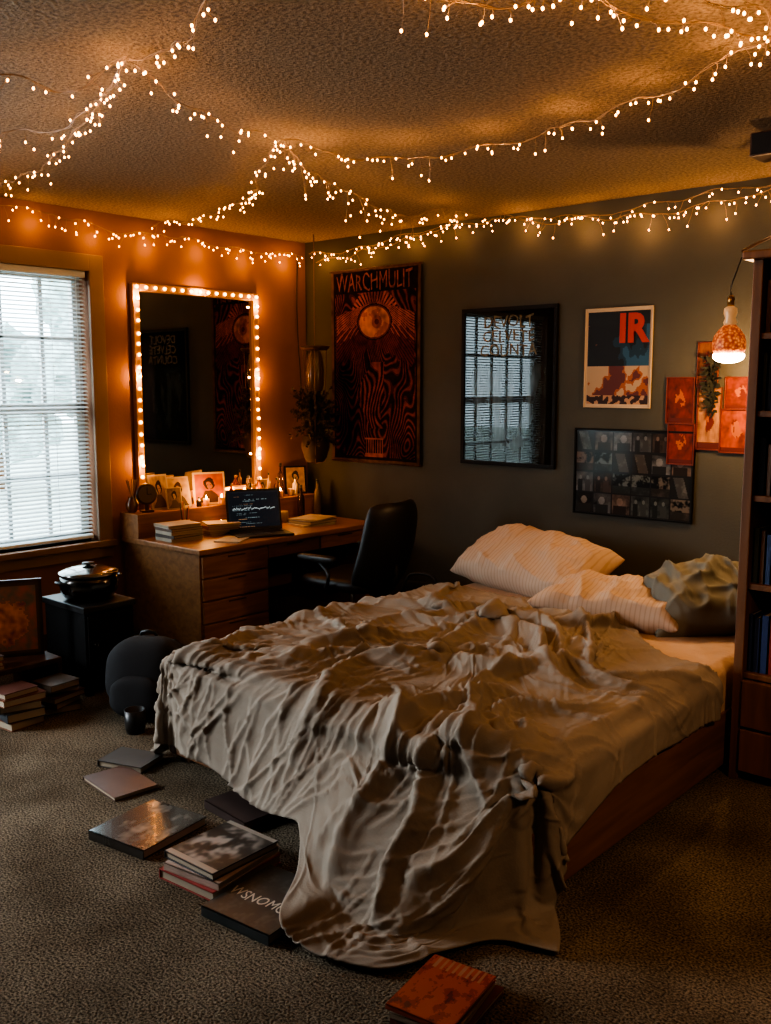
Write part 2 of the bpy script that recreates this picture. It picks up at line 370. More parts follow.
vs=Q.reshape(-1,3); idx=np.arange(ny2*nx2).reshape(ny2,nx2)
fs=np.stack([idx[:-1,:-1],idx[:-1,1:],idx[1:,1:],idx[1:,:-1]],-1).reshape(-1,4)
me=bpy.data.meshes.new('duvet'); me.from_pydata(vs.tolist(),[],fs.tolist()); dv.data=me
for p in me.polygons: p.use_smooth=True
m_duv=mat('duvet_linen',(.255,.212,.170),.9,noise_s=3,noise_a=.14,bump=(11,.22,.012,1.2),bump2=(150,.35,.003),spec=.2)
me.materials.append(m_duv)
md=dv.modifiers.new('s','SOLIDIFY'); md.thickness=.005; md.offset=-1
tag(dv,'rumpled grey-brown linen duvet spilling over the foot of the bed','duvet')
# --- pillows
def stripes(name,c1,c2,freq):
    m=bpy.data.materials.new(name); m.use_nodes=True; nt=m.node_tree; b=nt.nodes['Principled BSDF']; b.inputs['Roughness'].default_value=.9
    tc=nt.nodes.new('ShaderNodeTexCoord'); w=nt.nodes.new('ShaderNodeTexWave'); w.wave_type='BANDS'; w.bands_direction='X'
    w.inputs['Scale'].default_value=freq; w.inputs['Distortion'].default_value=.5; w.inputs['Detail'].default_value=1
    r=nt.nodes.new('ShaderNodeValToRGB'); r.color_ramp.elements[0].position=.05; r.color_ramp.elements[1].position=.25
    r.color_ramp.elements[0].color=(*c1,1); r.color_ramp.elements[1].color=(*c2,1)
    nt.links.new(tc.outputs['Object'],w.inputs['Vector']); nt.links.new(w.outputs['Fac'],r.inputs['Fac']); nt.links.new(r.outputs['Color'],b.inputs['Base Color'])
    n=nt.nodes.new('ShaderNodeTexNoise'); n.inputs['Scale'].default_value=12; nt.links.new(tc.outputs['Object'],n.inputs['Vector'])
    bp=nt.nodes.new('ShaderNodeBump'); bp.inputs['Strength'].default_value=.4; bp.inputs['Distance'].default_value=.02
    nt.links.new(n.outputs['Fac'],bp.inputs['Height']); nt.links.new(bp.outputs['Normal'],b.inputs['Normal'])
    return m
m_str=stripes('striped_cotton',(.37,.26,.185),(.44,.325,.245),15)
m_gp=mat('grey_cotton',(.16,.155,.125),.9,bump=(200,.2,.002))
def pillow(w,h,t,loc,rot,material,label,seed,wr=1.0):
    n=80; vs=[];fs=[]
    def pt(u,v,s):
        x=w/2*u*(1-.06*(1-v*v)); y=h/2*v*(1-.07*(1-u*u))
        e=max(0,(1-u**4))*max(0,(1-v**4)); z=s*t/2*e**.45
        wx=x+.03*noise.noise(Vector((x*6,y*6,seed)))
        q=noise.noise(Vector((x*4+seed,y*4,s)))*.024+wr*max(0,1-abs(noise.noise(Vector((wx*6+seed*2,y*2.6,s+3))))*3.2)**1.5*.020+wr*max(0,1-abs(noise.noise(Vector((wx*4+seed,y*9,s+6))))*3)**2*.012+wr*max(0,1-abs(noise.noise(Vector((wx*15+seed,y*7,s+9))))*3)**2*.006
        edge=min(1,e*3); z+=s*q*edge
        if edge<1: z+=.008*math.sin(x*40+seed)*(1-edge)
        z-=.03*(u*u)*(.5+.5*v)
        return (x,y,z)
    for s in(1,-1):
        for j in range(n+1):
            for i in range(n+1):
                u=math.sin(pi/2*(2*i/n-1)); v=math.sin(pi/2*(2*j/n-1)); vs.append(pt(u,v,s))
    o2=(n+1)**2
    for j in range(n):
        for i in range(n):
            a=j*(n+1)+i; fs.append((a,a+1,a+n+2,a+n+1)); fs.append((o2+a,o2+a+n+1,o2+a+n+2,o2+a+1))
    me=bpy.data.meshes.new('pillow'); me.from_pydata(vs,[],fs)
    bm=B(); bm.from_mesh(me); bmesh.ops.remove_doubles(bm,verts=bm.verts,dist=.0004); bm.to_mesh(me); bm.free()
    for p in me.polygons:p.use_smooth=True
    me.materials.append(material); o=bpy.data.objects.new('pillow',me); COL.objects.link(o); o.location=loc; o.rotation_euler=[math.radians(a) for a in rot]
    tag(o,label,'pillow'); return o
pillow(.80,.44,.20,(2.20,-.53,.56),(28,4,-8),m_str,'cream striped pillow propped up at the head of the bed',1,.8)
pillow(.66,.44,.15,(2.82,-.82,.50),(3,3,10),m_str,'cream striped pillow lying flat in front of the propped one',4,.8)
pillow(.48,.42,.17,(3.165,-.71,.55),(26,-12,34),m_gp,'crumpled grey-green pillow leaning at the bookcase side of the bed',9,1.9)
# ------------------------------------------------------------ DESK
DT=.58
dk=thing('desk','warm oak desk with drawers standing under the lit mirror','desk',(0,0,0))
bm=B(); box(bm,.02,.76,-1.52,-.1,DT-.03,DT); finish(bm,'desk_top',m_oak,dk,bevel=.004)
bm=B(); box(bm,.02,.20,-1.52,-.1,DT,.72); finish(bm,'riser_shelf',m_oak,dk,bevel=.004)
bm=B(); box(bm,.02,.73,-1.50,-1.02,.03,DT-.03); box(bm,.04,.7,-1.48,-1.04,0,.03); ped=finish(bm,'pedestal',m_oakv,dk,bevel=.003)
bm=B(); box(bm,.02,.70,-.16,-.12,0,DT-.03); finish(bm,'end_panel',m_oakv,dk,bevel=.003)
bm=B(); box(bm,.02,.05,-1.02,-.16,.2,DT-.03); finish(bm,'back_panel',m_oakv,dk)
def drawer(parent,x,y0,y1,z0,z1):
    bm=B(); box(bm,x,x+.018,y0,y1,z0,z1); d=finish(bm,'drawer',m_oakv,parent,bevel=.004)
    bm=B(); box(bm,x+.018,x+.024,(y0+y1)/2-.06,(y0+y1)/2+.06,z1-.018,z1-.01); finish(bm,'handle',m_dark,d,bevel=.002)
zz=[.04,.165,.29,.415,.54]
for k in range(4): drawer(ped,.73,-1.49,-1.03,zz[k]+.004,zz[k+1]-.004)
bm=B(); box(bm,.1,.71,-1.02,-.16,.46,DT-.03); ap=finish(bm,'apron',m_oakv,dk,bevel=.003)
drawer(ap,.71,-1.01,-.60,.465,.545); drawer(ap,.71,-.59,-.17,.465,.545)
# ------------------------------------------------------------ BOOKS
m_cov={}
def cover(c,rough=.5,coat=0):
    k=tuple(round(v,3) for v in c)+(rough,)
    if k not in m_cov: m_cov[k]=mat('cover_%d'%len(m_cov),c,rough,noise_s=8,noise_a=.2,coat=coat)
    return m_cov[k]
def book(w,d,h,c,loc,rz=0,label='closed paperback book',group=None,rough=.5,upright=False,tilt=0,name='book',coat=0):
    t=thing(name,label,'book',loc,rz,group); cv=min(.003,h*.15)
    bm=B()
    if upright:
        box(bm,0,cv,0,d,0,w); box(bm,h-cv,h,0,d,0,w); box(bm,0,h,0,cv,0,w)
    else:
        box(bm,-w/2,w/2,-d/2,d/2,0,cv); box(bm,-w/2,w/2,-d/2,d/2,h-cv,h); box(bm,-w/2,w/2,-d/2,-d/2+cv,0,h) if R.random()<.5 else box(bm,-w/2,-w/2+cv,-d/2,d/2,0,h)
    finish(bm,'cover',cover(c,rough,coat),t)
    bm=B()
    if upright: box(bm,cv,h-cv,cv,d-.004,.003,w-.004)
    else: box(bm,-w/2+cv,w/2-.004,-d/2+.004,d/2-.004,cv,h-cv)
    finish(bm,'pages',m_page,t)
    return t
rad=math.radians
vm=vcolmat('printed_gloss',.3)
def flatart(parent,w,d,z,func,nx=50,ny=60,m=vm):
    o=gridart('cover_print',w,d,nx,ny,func,m,parent)
    for v in o.data.vertices: v.co=(v.co.x-w/2,v.co.z-d/2,z)
    return o
b1=book(.25,.28,.03,(.05,.042,.035),(2.257,-2.89,0),rad(9),'large dark grey glossy album lying on the carpet',rough=.22,coat=.5)
def albumart(u,v):
    n=noise.noise(Vector((u*5,v*4,8)))+.6*noise.noise(Vector((u*15,v*12,1)))
    c=.05+.12*max(0,n+.1); return (c*1.1,c,c*.85)
vg=vcolmat('album_gloss',.18,coat=.6)
flatart(b1,.24,.27,.0306,albumart,m=vg)
g='book pile on the carpet beside the bed'
book(.23,.28,.03,(.30,.05,.04),(2.63,-2.89,0),rad(5),'dark red hardback at the bottom of the pile',g)
book(.22,.27,.022,(.42,.30,.24),(2.635,-2.885,.03),rad(8),'pale book in the middle of the floor pile',g)
bt=book(.22,.26,.022,(.05,.05,.055),(2.625,-2.88,.052),rad(2),'black and white photo book on top of the pile',g,rough=.3)
def bwphoto(u,v):
    n=noise.noise(Vector((u*4,v*5,3)))+.5*noise.noise(Vector((u*12,v*12,1)))
    if v<.08 or v>.93: return (.26,.24,.21)
    c=.02+.24*sm((n+.25)*1.4)*sm((.62-math.hypot(u-.5,(v-.5)))*4)
    return (c,c*.95,c*.88)
flatart(bt,.215,.255,.0226,bwphoto)
b3=book(.25,.28,.03,(.045,.05,.05),(2.895,-2.93,0),rad(6),'large dark hardback with white title lettering on the carpet',rough=.35)
def wornart(u,v):
    n=noise.noise(Vector((u*6,v*6,12)))+.6*noise.noise(Vector((u*20,v*20,12)))
    c=.03+.05*max(0,n); return (c,c*1.08,c*1.05)
flatart(b3,.243,.273,.0304,wornart)
m_ink=mat('white_ink',(.50,.48,.42),.6)
lettering('WSNOMUM',.055,m_ink,b3,0,-.045,.0314,sx=.80,flat=True,ext=.0004,rough=.003)
g2='book pile at the foot of the bed'
book(.17,.24,.016,(.14,.035,.025),(3.535,-2.94,0),rad(8),'maroon book at the bottom of the small pile',g2)
book(.165,.23,.014,(.32,.22,.15),(3.525,-2.945,.016),rad(12),'pale paperback in the middle of the small pile',g2)
bo=book(.17,.23,.012,(.26,.05,.022),(3.52,-2.945,.030),rad(9),'worn red-orange illustrated paperback on top of the small pile',g2)
def orangeart(u,v):
    n=noise.noise(Vector((u*5,v*5,6)))+.5*noise.noise(Vector((u*14,v*14,2)))+.3*noise.noise(Vector((u*30,v*30,2)))
    if v>.8 and abs(u-.5)<.4 and math.sin(u*60)>.2: return (.32,.15,.09)
    return (.33,.065,.028) if n>-.1 else ((.22,.035,.02) if n>-.5 else (.10,.02,.02))
flatart(bo,.165,.225,.0126,orangeart)
book(.25,.17,.015,(.09,.045,.03),(1.86,-2.74,0),rad(-6),'dark brown magazine lying on the carpet',rough=.35)
book(.20,.15,.025,(.05,.045,.04),(1.72,-2.60,0),rad(20),'small black book on the carpet by the bed corner')
book(.24,.2,.03,(.05,.03,.025),(2.38,-2.57,0),rad(-5),'dark hardback mostly under the duvet hem')
g='book stack on the desk'; z=DT
for k,(c,h) in enumerate([((.36,.30,.23),.02),((.08,.06,.05),.018),((.42,.35,.26),.02),((.12,.07,.05),.016),((.38,.33,.27),.018)]):
    book(.17,.21,h,c,(.36+R.uniform(-.01,.01),-1.36,z),rad(R.uniform(-8,8)),'book in the short stack on the desk end',g); z+=h
g='magazines beside the laptop'; z=DT
for k,(c,h) in enumerate([((.4,.3,.2),.012),((.25,.1,.05),.015),((.5,.42,.3),.01),((.3,.12,.05),.02),((.45,.36,.26),.012)]):
    book(.16,.2,h,c,(.34+.01*k,-1.10+.008*k,z),rad(10-9*k),'magazine in a loose heap beside the laptop',g); z+=h
g='papers on the far end of the desk'; z=DT
for k,(c,h) in enumerate([((.45,.38,.3),.01),((.1,.08,.07),.02),((.36,.30,.24),.008)]):
    book(.2,.24,h,c,(.50-.01*k,-.45+.02*k,z),rad(-10+12*k),'notebook lying at the far end of the desk',g); z+=h
book(.15,.2,.008,(.4,.33,.25),(.62,-1.18,DT),rad(30),'pale notepad lying on the desk front')
# ------------------------------------------------------------ LAPTOP
lp=thing('laptop','open black laptop showing code on the desk','laptop',(.49,-.90,DT),rad(66))
bm=B(); box(bm,-.17,.17,-.22,0,0,.014); finish(bm,'base',m_blackp,lp,bevel=.004)
bm=B()
for r_ in range(5):
    for c_ in range(13): box(bm,-.145+c_*.0225,-.127+c_*.0225,-.10+r_*.0165,-.087+r_*.0165,.014,.0162)
finish(bm,'keyboard',mat('key_black',(.03,.03,.03),.5),lp)
bm=B(); box(bm,-.045,.045,-.19,-.125,.0141,.0148); finish(bm,'touchpad',mat('pad_grey',(.05,.05,.05),.3),lp)
Ml=Matrix.Translation((0,.0,.012))@Matrix.Rotation(rad(-12),4,'X')@Matrix.Scale(1.05,4)
bm=B(); box(bm,-.16,.16,0,.008,0,.235,Ml); ld=finish(bm,'lid',m_blackp,lp,bevel=.003)
m_scr=bpy.data.materials.new('screen_glow'); m_scr.use_nodes=True; nt=m_scr.node_tree; b=nt.nodes['Principled BSDF']
a=nt.nodes.new('ShaderNodeAttribute'); a.attribute_name='Col'; nt.links.new(a.outputs['Color'],b.inputs['Emission Color']); b.inputs['Emission Strength'].default_value=1.1; b.inputs['Base Color'].default_value=(.005,.005,.006,1); b.inputs['Roughness'].default_value=.2
rows={}
rr=random.Random(3)
for k in range(24): rows[k]=(rr.randint(0,8)*.035+.08,rr.uniform(.10,.45))
def screen(u,v):
    if u<.03 or v>.96: return (.01,.012,.016)
    w_=.52+.05*noise.noise(Vector((u*9,1,1)))+.07*noise.noise(Vector((u*40,2,2)))
    if abs(v-w_)<.012 and .08<u<.92: return (.30,.34,.34)
    k=int(v*24); f=v*24-k; i0,l=rows[min(23,k)]
    if .35<f<.65 and i0<u<i0+l and k%3!=1:
        if noise.noise(Vector((u*45,k*3.7,0)))>-.1: return (.13,.17,.18) if (k*7)%5 else (.20,.11,.06)
    return (.005,.008,.012)
so=gridart('screen',.296,.205,148,100,screen,m_scr,ld,y=-.001,x0=-.148,z0=.018)
for v in so.data.vertices: v.co=Ml@v.co
# ------------------------------------------------------------ OFFICE CHAIR (facing local -Y)
ch=thing('office_chair','black swivel office chair with armrests pulled up to the desk','chair',(1.15,-.76,0),rad(-84))
bm=B()
for k in range(5):
    a=2*pi*k/5+.3; tube(bm,[(0,0,.07),(.14*math.cos(a),.14*math.sin(a),.065),(.26*math.cos(a),.26*math.sin(a),.05)],[.022,.018,.014],8)
finish(bm,'star_base',m_blackp,ch,smooth=True)
for k in range(5):
    a=2*pi*k/5+.3; bm=B(); M=Matrix.Translation((.26*math.cos(a),.26*math.sin(a),.022))@Matrix.Rotation(a,4,'Z')@Matrix.Rotation(pi/2,4,'X')
    lathe(bm,[(.015,-.018),(.022,-.014),(.022,.014),(.015,.018)],16,M=M); finish(bm,'caster',m_blackp,ch,smooth=True)
bm=B(); lathe(bm,[(.028,.05),(.028,.18),(.018,.18),(.018,.33)],20); finish(bm,'gas_lift',m_metal,ch)
def cushion(name,w,d,t,M,material,parent,curve=0,taper=0,vcurve=0,rnd=.14,pw=8):
    n=20; bm=B()
    for s in(1,-1):
        g=[]
        for j in range(n+1):
            row=[]
            for i in range(n+1):
                u=math.sin(pi/2*(2*i/n-1)); v=math.sin(pi/2*(2*j/n-1))
                su=abs(u)**pw; sv=abs(v)**pw; e=max(0,1-su)*max(0,1-sv)
                rx=1-rnd*(v**4); ry=1-rnd*.9*(u**4)
                x=w/2*u*rx*(1-taper*v); y=d/2*v*ry; z=s*t/2*e**.4+curve*(u*u)-curve*.5+vcurve*v*v
                row.append(bm.verts.new(M@Vector((x,y,z))))
            g.append(row)
        for j in range(n):
            for i in range(n): bm.faces.new((g[j][i],g[j][i+1],g[j+1][i+1],g[j+1][i]))
    bmesh.ops.remove_doubles(bm,verts=bm.verts,dist=.0008)
    return finish(bm,name,material,parent,smooth=True)
m_leather=mat('black_leather',(.013,.012,.012),.45,bump=(80,.2,.003))
cushion('seat',.48,.46,.08,Matrix.Translation((0,0,.365)),m_leather,ch,curve=.02)
cushion('backrest',.48,.50,.07,Matrix.Translation((0,.27,.585))@Matrix.Rotation(rad(76),4,'X'),m_leather,ch,curve=.06,taper=.06,vcurve=.02)
bm=B(); tube(bm,catmull([(0,.05,.32),(0,.22,.31),(0,.30,.4),(0,.28,.52)],.03),.018,8); finish(bm,'back_support',m_blackp,ch,smooth=True)
for s in(-1,1):
    bm=B(); tube(bm,catmull([(s*.16,.02,.33),(s*.27,.03,.34),(s*.275,.05,.44),(s*.27,-.02,.505)],.03),.013,8)
    ar=finish(bm,'armrest',m_blackp,ch,smooth=True)
    cushion('arm_pad',.06,.26,.035,Matrix.Translation((s*.27,-.03,.52)),m_leather,ar)
bg=thing('duffel_bag','soft black duffel bag lying on the floor by the wall','bag',(1.28,-.25,0),rad(8))
bm=B(); M=Matrix.Translation((0,0,.14))@Matrix.Rotation(pi/2,4,'Y'); lathe(bm,[(.05,-.26),(.11,-.25),(.135,-.2),(.14,0),(.135,.2),(.11,.25),(.05,.26)],24,M=M); finish(bm,'body',m_blackf,bg,smooth=True)
bm=B(); tube(bm,catmull([(-.12,-.1,.22),(-.08,-.06,.33),(.08,-.06,.33),(.12,-.1,.22)],.03),.01,6); finish(bm,'handle',m_blackp,bg,smooth=True)
# ------------------------------------------------------------ MIRROR
MY0,MY1,MZ0,MZ1=-1.395,-.455,.76,2.03
mr=thing('lighted_mirror','tall rectangular mirror rimmed with glowing bulbs above the desk','mirror',(0,(MY0+MY1)/2,MZ0))
w2=(MY1-MY0)/2; mh=MZ1-MZ0; f=.045
m_mf=mat('mirror_frame',(.36,.21,.10),.5)
bm=B(); box(bm,.005,.04,-w2,-w2+f,0,mh); box(bm,.005,.04,w2-f,w2,0,mh); box(bm,.005,.04,-w2+f,w2-f,0,f); box(bm,.005,.04,-w2+f,w2-f,mh-f,mh); finish(bm,'frame',m_mf,mr,bevel=.006)
bm=B(); box(bm,.008,.016,-w2+f-.005,w2-f+.005,f-.005,mh-f+.005); finish(bm,'mirror_glass',mat('silvered',(.52,.48,.43),.03,1),mr)
m_bulb=mat('warm_bulb',(1,.6,.25),.4,emit=((1,.42,.11),11))
bmb=B(); bmesh.ops.create_icosphere(bmb,subdivisions=2,radius=.0095); mbm=bpy.data.meshes.new('bulb'); bmb.to_mesh(mbm); bmb.free(); mbm.materials.append(m_bulb)
for p in mbm.polygons: p.use_smooth=True
def addb(parent,p,me,name='bulb'):
    o=bpy.data.objects.new(name,me); COL.objects.link(o); o.parent=parent; o.location=p
def plight(p,e,col=(1,.47,.17),r=.004,name='bulb_light'):
    l=bpy.data.lights.new(name,'POINT'); l.energy=e; l.color=col; l.shadow_soft_size=r
    o=bpy.data.objects.new(name,l); COL.objects.link(o); o.location=p; return o
ny_=15; nz_=19
for k in range(ny_):
    y=-w2+f/2+(2*w2-f)*k/(ny_-1); addb(mr,(.047,y,mh-f/2),mbm); 
    if k%2==0: addb(mr,(.047,y,f/2),mbm)
for k in range(1,nz_):
    z=f/2+(mh-f)*k/nz_
    for s in(-1,1): addb(mr,(.047,s*(w2-f/2)+R.uniform(-.004,.004),z+R.uniform(-.008,.008)),mbm)
for (y,z) in((MY0+.02,1.0),(MY0+.02,1.5),(MY0+.02,1.95),(MY1-.02,1.0),(MY1-.02,1.5),(MY1-.02,1.95),((MY0+MY1)/2,MZ1-.02),((MY0+MY1)/2-.2,.80),((MY0+MY1)/2+.2,.80)):
    plight((.075,y,z),1.6,(1,.44,.15))
# ------------------------------------------------------------ STRING LIGHTS
m_wire=mat('light_wire',(.26,.17,.10),.5)
m_led=mat('fairy_bulb',(1,.6,.25),.4,emit=((1,.42,.10),15))
bmb=B(); bmesh.ops.create_icosphere(bmb,subdivisions=1,radius=.0040)
for v in bmb.verts: v.co.z*=1.35
lbm=bpy.data.meshes.new('fairy_bulb'); bmb.to_mesh(lbm); bmb.free(); lbm.materials.append(m_led)
for p in lbm.polygons: p.use_smooth=True
def lights(pts,label,spacing=.085,jit=.03,drop=.06,glow=.5):
    t=thing('string_lights',label,'string lights',(0,0,0),group='warm fairy light strings')
    path=catmull(pts,.02)
    path=[Vector((p.x+.012*noise.noise(p*14),p.y+.012*noise.noise(p*14+Vector((9,0,0))),min(p.z+.010*math.sin(i*.35)+.012*noise.noise(p*9),CE-.012))) for i,p in enumerate(path)]
    bm=B(); tube(bm,path,.0013,5)
    tube(bm,[p+Vector((.006*math.sin(i*.9),.006*math.cos(i*.9),.004*math.sin(i*.7))) for i,p in enumerate(path)],.0010,4)
    tot=sum((path[i]-path[i-1]).length for i in range(1,len(path)))
    spacing=max(spacing,tot/97); acc=0; nxt=.02; n=0; gl=.15
    for i in range(1,len(path)):
        acc+=(path[i]-path[i-1]).length
        if glow and acc>=gl:
            gl+=.36; q=path[i]; plight((max(.09,q.x),min(-.09,q.y),min(q.z,CE-.02)-.075),glow,(1,.49,.18))
        while acc>=nxt and n<98:
            nxt+=spacing*R.uniform(.3,1.7); p=path[i]
            dz=R.uniform(.004,drop*.45) if R.random()<.75 else R.uniform(drop*.4,drop*1.3)
            q=p+Vector((R.uniform(-jit,jit),R.uniform(-jit,jit),-dz))
            q.x=max(q.x,.015); q.y=min(q.y,-.015)
            tube(bm,[p,(p+q)/2+Vector((.004,0,.002)),q],.0008,4); addb(t,q,lbm,'bulb'); n+=1
    finish(bm,'wire',m_wire,t)
lights([(1.7,-3.4,2.36),(2.04,-3.155,2.335),(2.08,-2.99,2.32),(2.34,-2.925,2.37)],'warm fairy lights running from the near ceiling to the hook',.045,glow=.2)
lights([(2.34,-2.925,2.37),(2.186,-2.593,2.34),(2.05,-2.25,2.35),(2.01,-2.044,2.36)],'warm fairy lights crossing the textured ceiling diagonally',.036,glow=.35)
lights([(2.01,-2.044,2.36),(1.80,-1.65,2.33),(1.736,-1.44,2.32),(1.58,-.95,2.30),(1.54,-.80,2.31),(1.64,-.52,2.36)],'tangled warm fairy lights running down the ceiling to the far wall',.026,drop=.13,glow=.55)
lights([(1.1,-2.95,2.36),(1.428,-2.851,2.33),(1.707,-2.778,2.32),(2.064,-2.845,2.34),(2.34,-2.925,2.375)],'short warm fairy light strand on the ceiling towards the window',.055,glow=.2)
lights([(.1,-2.40,2.36),(.607,-2.442,2.34),(1.10,-2.521,2.32),(1.86,-2.756,2.34),(2.33,-2.92,2.375)],'warm fairy lights running from the window wall to the ceiling hook',.038,glow=.35)
lights([(2.0,-2.04,2.37),(1.60,-1.80,2.33),(1.265,-1.56,2.32),(.616,-1.35,2.33),(.1,-1.28,2.36)],'warm fairy lights dipping over the mirror wall',.04,glow=.35)
lights([(2.01,-2.044,2.37),(2.154,-1.70,2.335),(2.50,-1.567,2.33),(2.84,-1.542,2.34)],'warm fairy lights sweeping across the ceiling over the desk',.032,glow=.9)
lights([(2.84,-1.542,2.34),(3.224,-1.672,2.34),(3.544,-1.793,2.34),(3.79,-1.909,2.37),(4.1,-2.0,2.35)],'warm fairy lights sweeping across the ceiling over the bed',.032,glow=1.1)
lights([(3.3,-3.35,2.36),(2.91,-3.093,2.34),(2.608,-2.958,2.335),(2.35,-2.925,2.375)],'sparse warm fairy lights near the middle of the ceiling',.045,glow=.3)
lights([(3.2,-2.75,2.36),(3.408,-2.611,2.345),(3.54,-2.558,2.35),(3.633,-2.345,2.34),(3.73,-2.106,2.345),(3.79,-1.91,2.375)],'dense warm fairy lights bunched on the ceiling',.026,glow=1.0)
lights([(3.45,-2.9,2.36),(3.72,-2.5,2.34),(3.86,-2.2,2.33),(3.80,-1.92,2.37)],'warm fairy lights looping back to the ceiling hook',.035,glow=.6)
lights([(.05,-2.5,2.36),(.05,-2.11,2.35),(.05,-1.838,2.34),(.05,-1.476,2.30),(.05,-1.07,2.32)],'warm fairy lights draped over the window along the rust wall',.028,glow=.6)
lights([(.05,-1.07,2.32),(.05,-.618,2.29),(.05,-.08,2.31)],'warm fairy lights draped over the mirror to the room corner',.025,glow=.6)
lights([(.08,-.05,2.32),(.4,-.05,2.30),(.736,-.05,2.33),(1.283,-.05,2.375),(1.64,-.05,2.36)],'warm fairy lights draped above the tapestry',.03,glow=.5)
lights([(1.64,-.05,2.36),(1.896,-.05,2.35),(2.48,-.05,2.29),(3.13,-.05,2.33),(3.8,-.05,2.37)],'warm fairy lights draped above the posters on the olive wall',.03,drop=.08,glow=.75)
lights([(.15,-.04,2.26),(.75,-.05,2.30),(1.25,-.06,2.37),(1.64,-.4,2.36),(2.0,-.08,2.31),(2.6,-.06,2.34),(3.0,-.06,2.36),(3.6,-.06,2.3)],'second warm fairy light swag along the olive wall',.048,glow=0)
bm=B(); tube(bm,catmull([(.02,-.09,2.31),(.02,-.10,2.0),(.02,-.09,1.7),(.05,-.1,1.45),(.03,-.12,1.2)],.05),.004,6)
tag(finish(bm,'power_cord',m_blackp,smooth=True),'thin black power cord hanging down the wall corner','cord')
# ------------------------------------------------------------ WALL ART
m_cloth=vcolmat('tapestry_print',.95,spec=.1)
def tap(u,v):
    f=.72+.5*noise.noise(Vector((u*5,v*6,40)))+.4*noise.noise(Vector((u*25,v*30,40)))
    c=tap0(u,v); return tuple(max(.006,k*f) for k in c)
def tap0(u,v):
    bg=(.024,.012,.012); og=(.38,.10,.032); rd=(.14,.027,.02)
    if u<.03 or u>.97 or v<.015 or v>.985: return (.15,.08,.04)
    if u<.05 or u>.95 or v<.03 or v>.97: return bg
    x=u-.5; y=(v-.725)*1.62; r=math.hypot(x,y); a=math.atan2(y,x)
    nz=noise.noise(Vector((x*9,y*9,2)))
    if v>.875: return bg
    ro=math.hypot(x/1.3,y)
    if ro<.14:
        if ro>.128: return (.16,.04,.02)
        if math.hypot(x-.03,y-.0)<.055: return (.12,.03,.02) if math.hypot(x-.03,y)<.024 else (.34,.10,.04)
        return (.56,.23,.09) if nz+.4*noise.noise(Vector((x*40,y*40,3)))>-.2 else (.40,.13,.045)
    if ro<.15: return bg
    ax=abs(x); top=.17-.25*ax; bot=-.13-.55*ax+.35*ax*ax+.02*math.sin(ax*90)
    if ax<.44 and bot-.06<y<top:
        q=(math.atan2(y-.30,ax+.12)*15.5+.25*nz)%1
        tt=(y-bot)/(top-bot)
        if q<.17: return bg
        if abs(q-.6)<.07: return bg
        return og if tt>.6 or q<.6 and tt>.35 else rd
    if y>0 and r<.28 and (a*22/pi)%1>.45: return og
    if v<.13 and ax<.10:
        if v>.12 or v<.05: return og
        return og if (x*40+.5)%1<.35 else bg
    n1_=noise.noise(Vector((x*2.6+3,v*3.0,7))); n2_=noise.noise(Vector((x*6+3,v*6,17)))
    q=n1_*1.5+.35*n2_+.6*ax
    s=math.sin(q*58)
    if abs(x-.05*math.sin(v*14))<.11+.04*math.sin(v*19+1) and .18<v<.52:
        s2=math.sin((x+.1*n2_)*150+10*n1_)
        return (.30,.07,.028) if s2>.5 else (rd if s2>-.2 else bg)
    if s>.65: return (.22,.048,.022)
    if s>.0: return (.08,.021,.016)
    return bg
tp=thing('tapestry','dark red and orange printed cloth wall hanging','tapestry',(.265,0,.95))
to=gridart('cloth',.765,1.24,210,340,tap,m_cloth,tp,y=-.018)
for v in to.data.vertices: v.co.y+=.006*math.sin(v.co.x*14)*(1-v.co.z/1.3)
md=to.modifiers.new('s','SOLIDIFY'); md.thickness=.003
for zr in(1.235,.0):
    bm=B(); M=Matrix.Translation((.3825,-.016,zr))@Matrix.Rotation(pi/2,4,'Y'); lathe(bm,[(.006,-.39),(.006,.39)],12,M=M); finish(bm,'hanging_rod',m_dark,tp,smooth=True)
m_or=mat('orange_ink',(.20,.052,.02),.9,noise_s=30,noise_a=.6)
lettering('WARCHMULIT',.16,m_or,tp,.3825,1.10,-.027,sx=.62,off=-.001,rough=.008)
def framed(name,label,x0,x1,z0,z1,func,nx,ny,fm,fw_=.02,cat='poster',mt_=None,dep=.02):
    t=thing(name,label,cat,(x0,0,z0)); w=x1-x0; h=z1-z0; bm=B()
    box(bm,0,w,-dep,0,0,fw_); box(bm,0,w,-dep,0,h-fw_,h); box(bm,0,fw_,-dep,0,fw_,h-fw_); box(bm,w-fw_,w,-dep,0,fw_,h-fw_)
    finish(bm,'frame',fm,t,bevel=.002)
    gridart('print',w-2*fw_,h-2*fw_,nx,ny,func,mt_,t,y=-dep+.008,x0=fw_,z0=fw_)
    return t
m_gl=vcolmat('glazed_print',.6,coat=1.0,spec=.0,cior=1.6,crough=.0)
m_gb=vcolmat('board_print',.5,coat=.35,spec=.1,cior=1.45,crough=.08); m_frame=mat('black_frame',(.006,.006,.006),.6,spec=.2)
def blackp(u,v):
    if v>.72: return (.006,.006,.006)
    n=noise.noise(Vector((u*9,v*3,1)))+.5*noise.noise(Vector((u*30,v*12,2)))
    e=sm((.5-abs(u-.5))*5)*sm(v*6)*sm((.72-v)*8)
    c=.007+.06*e*max(0,n+.25)
    return (c*.85,c,c*.9)
fp=framed('framed_poster','large black glazed poster with pale block lettering',1.345,1.995,.985,1.89,blackp,60,90,m_frame,.022,mt_=m_gl)
m_pale=mat('pale_ink',(.16,.14,.10),.8,noise_s=40,noise_a=.45,spec=.1)
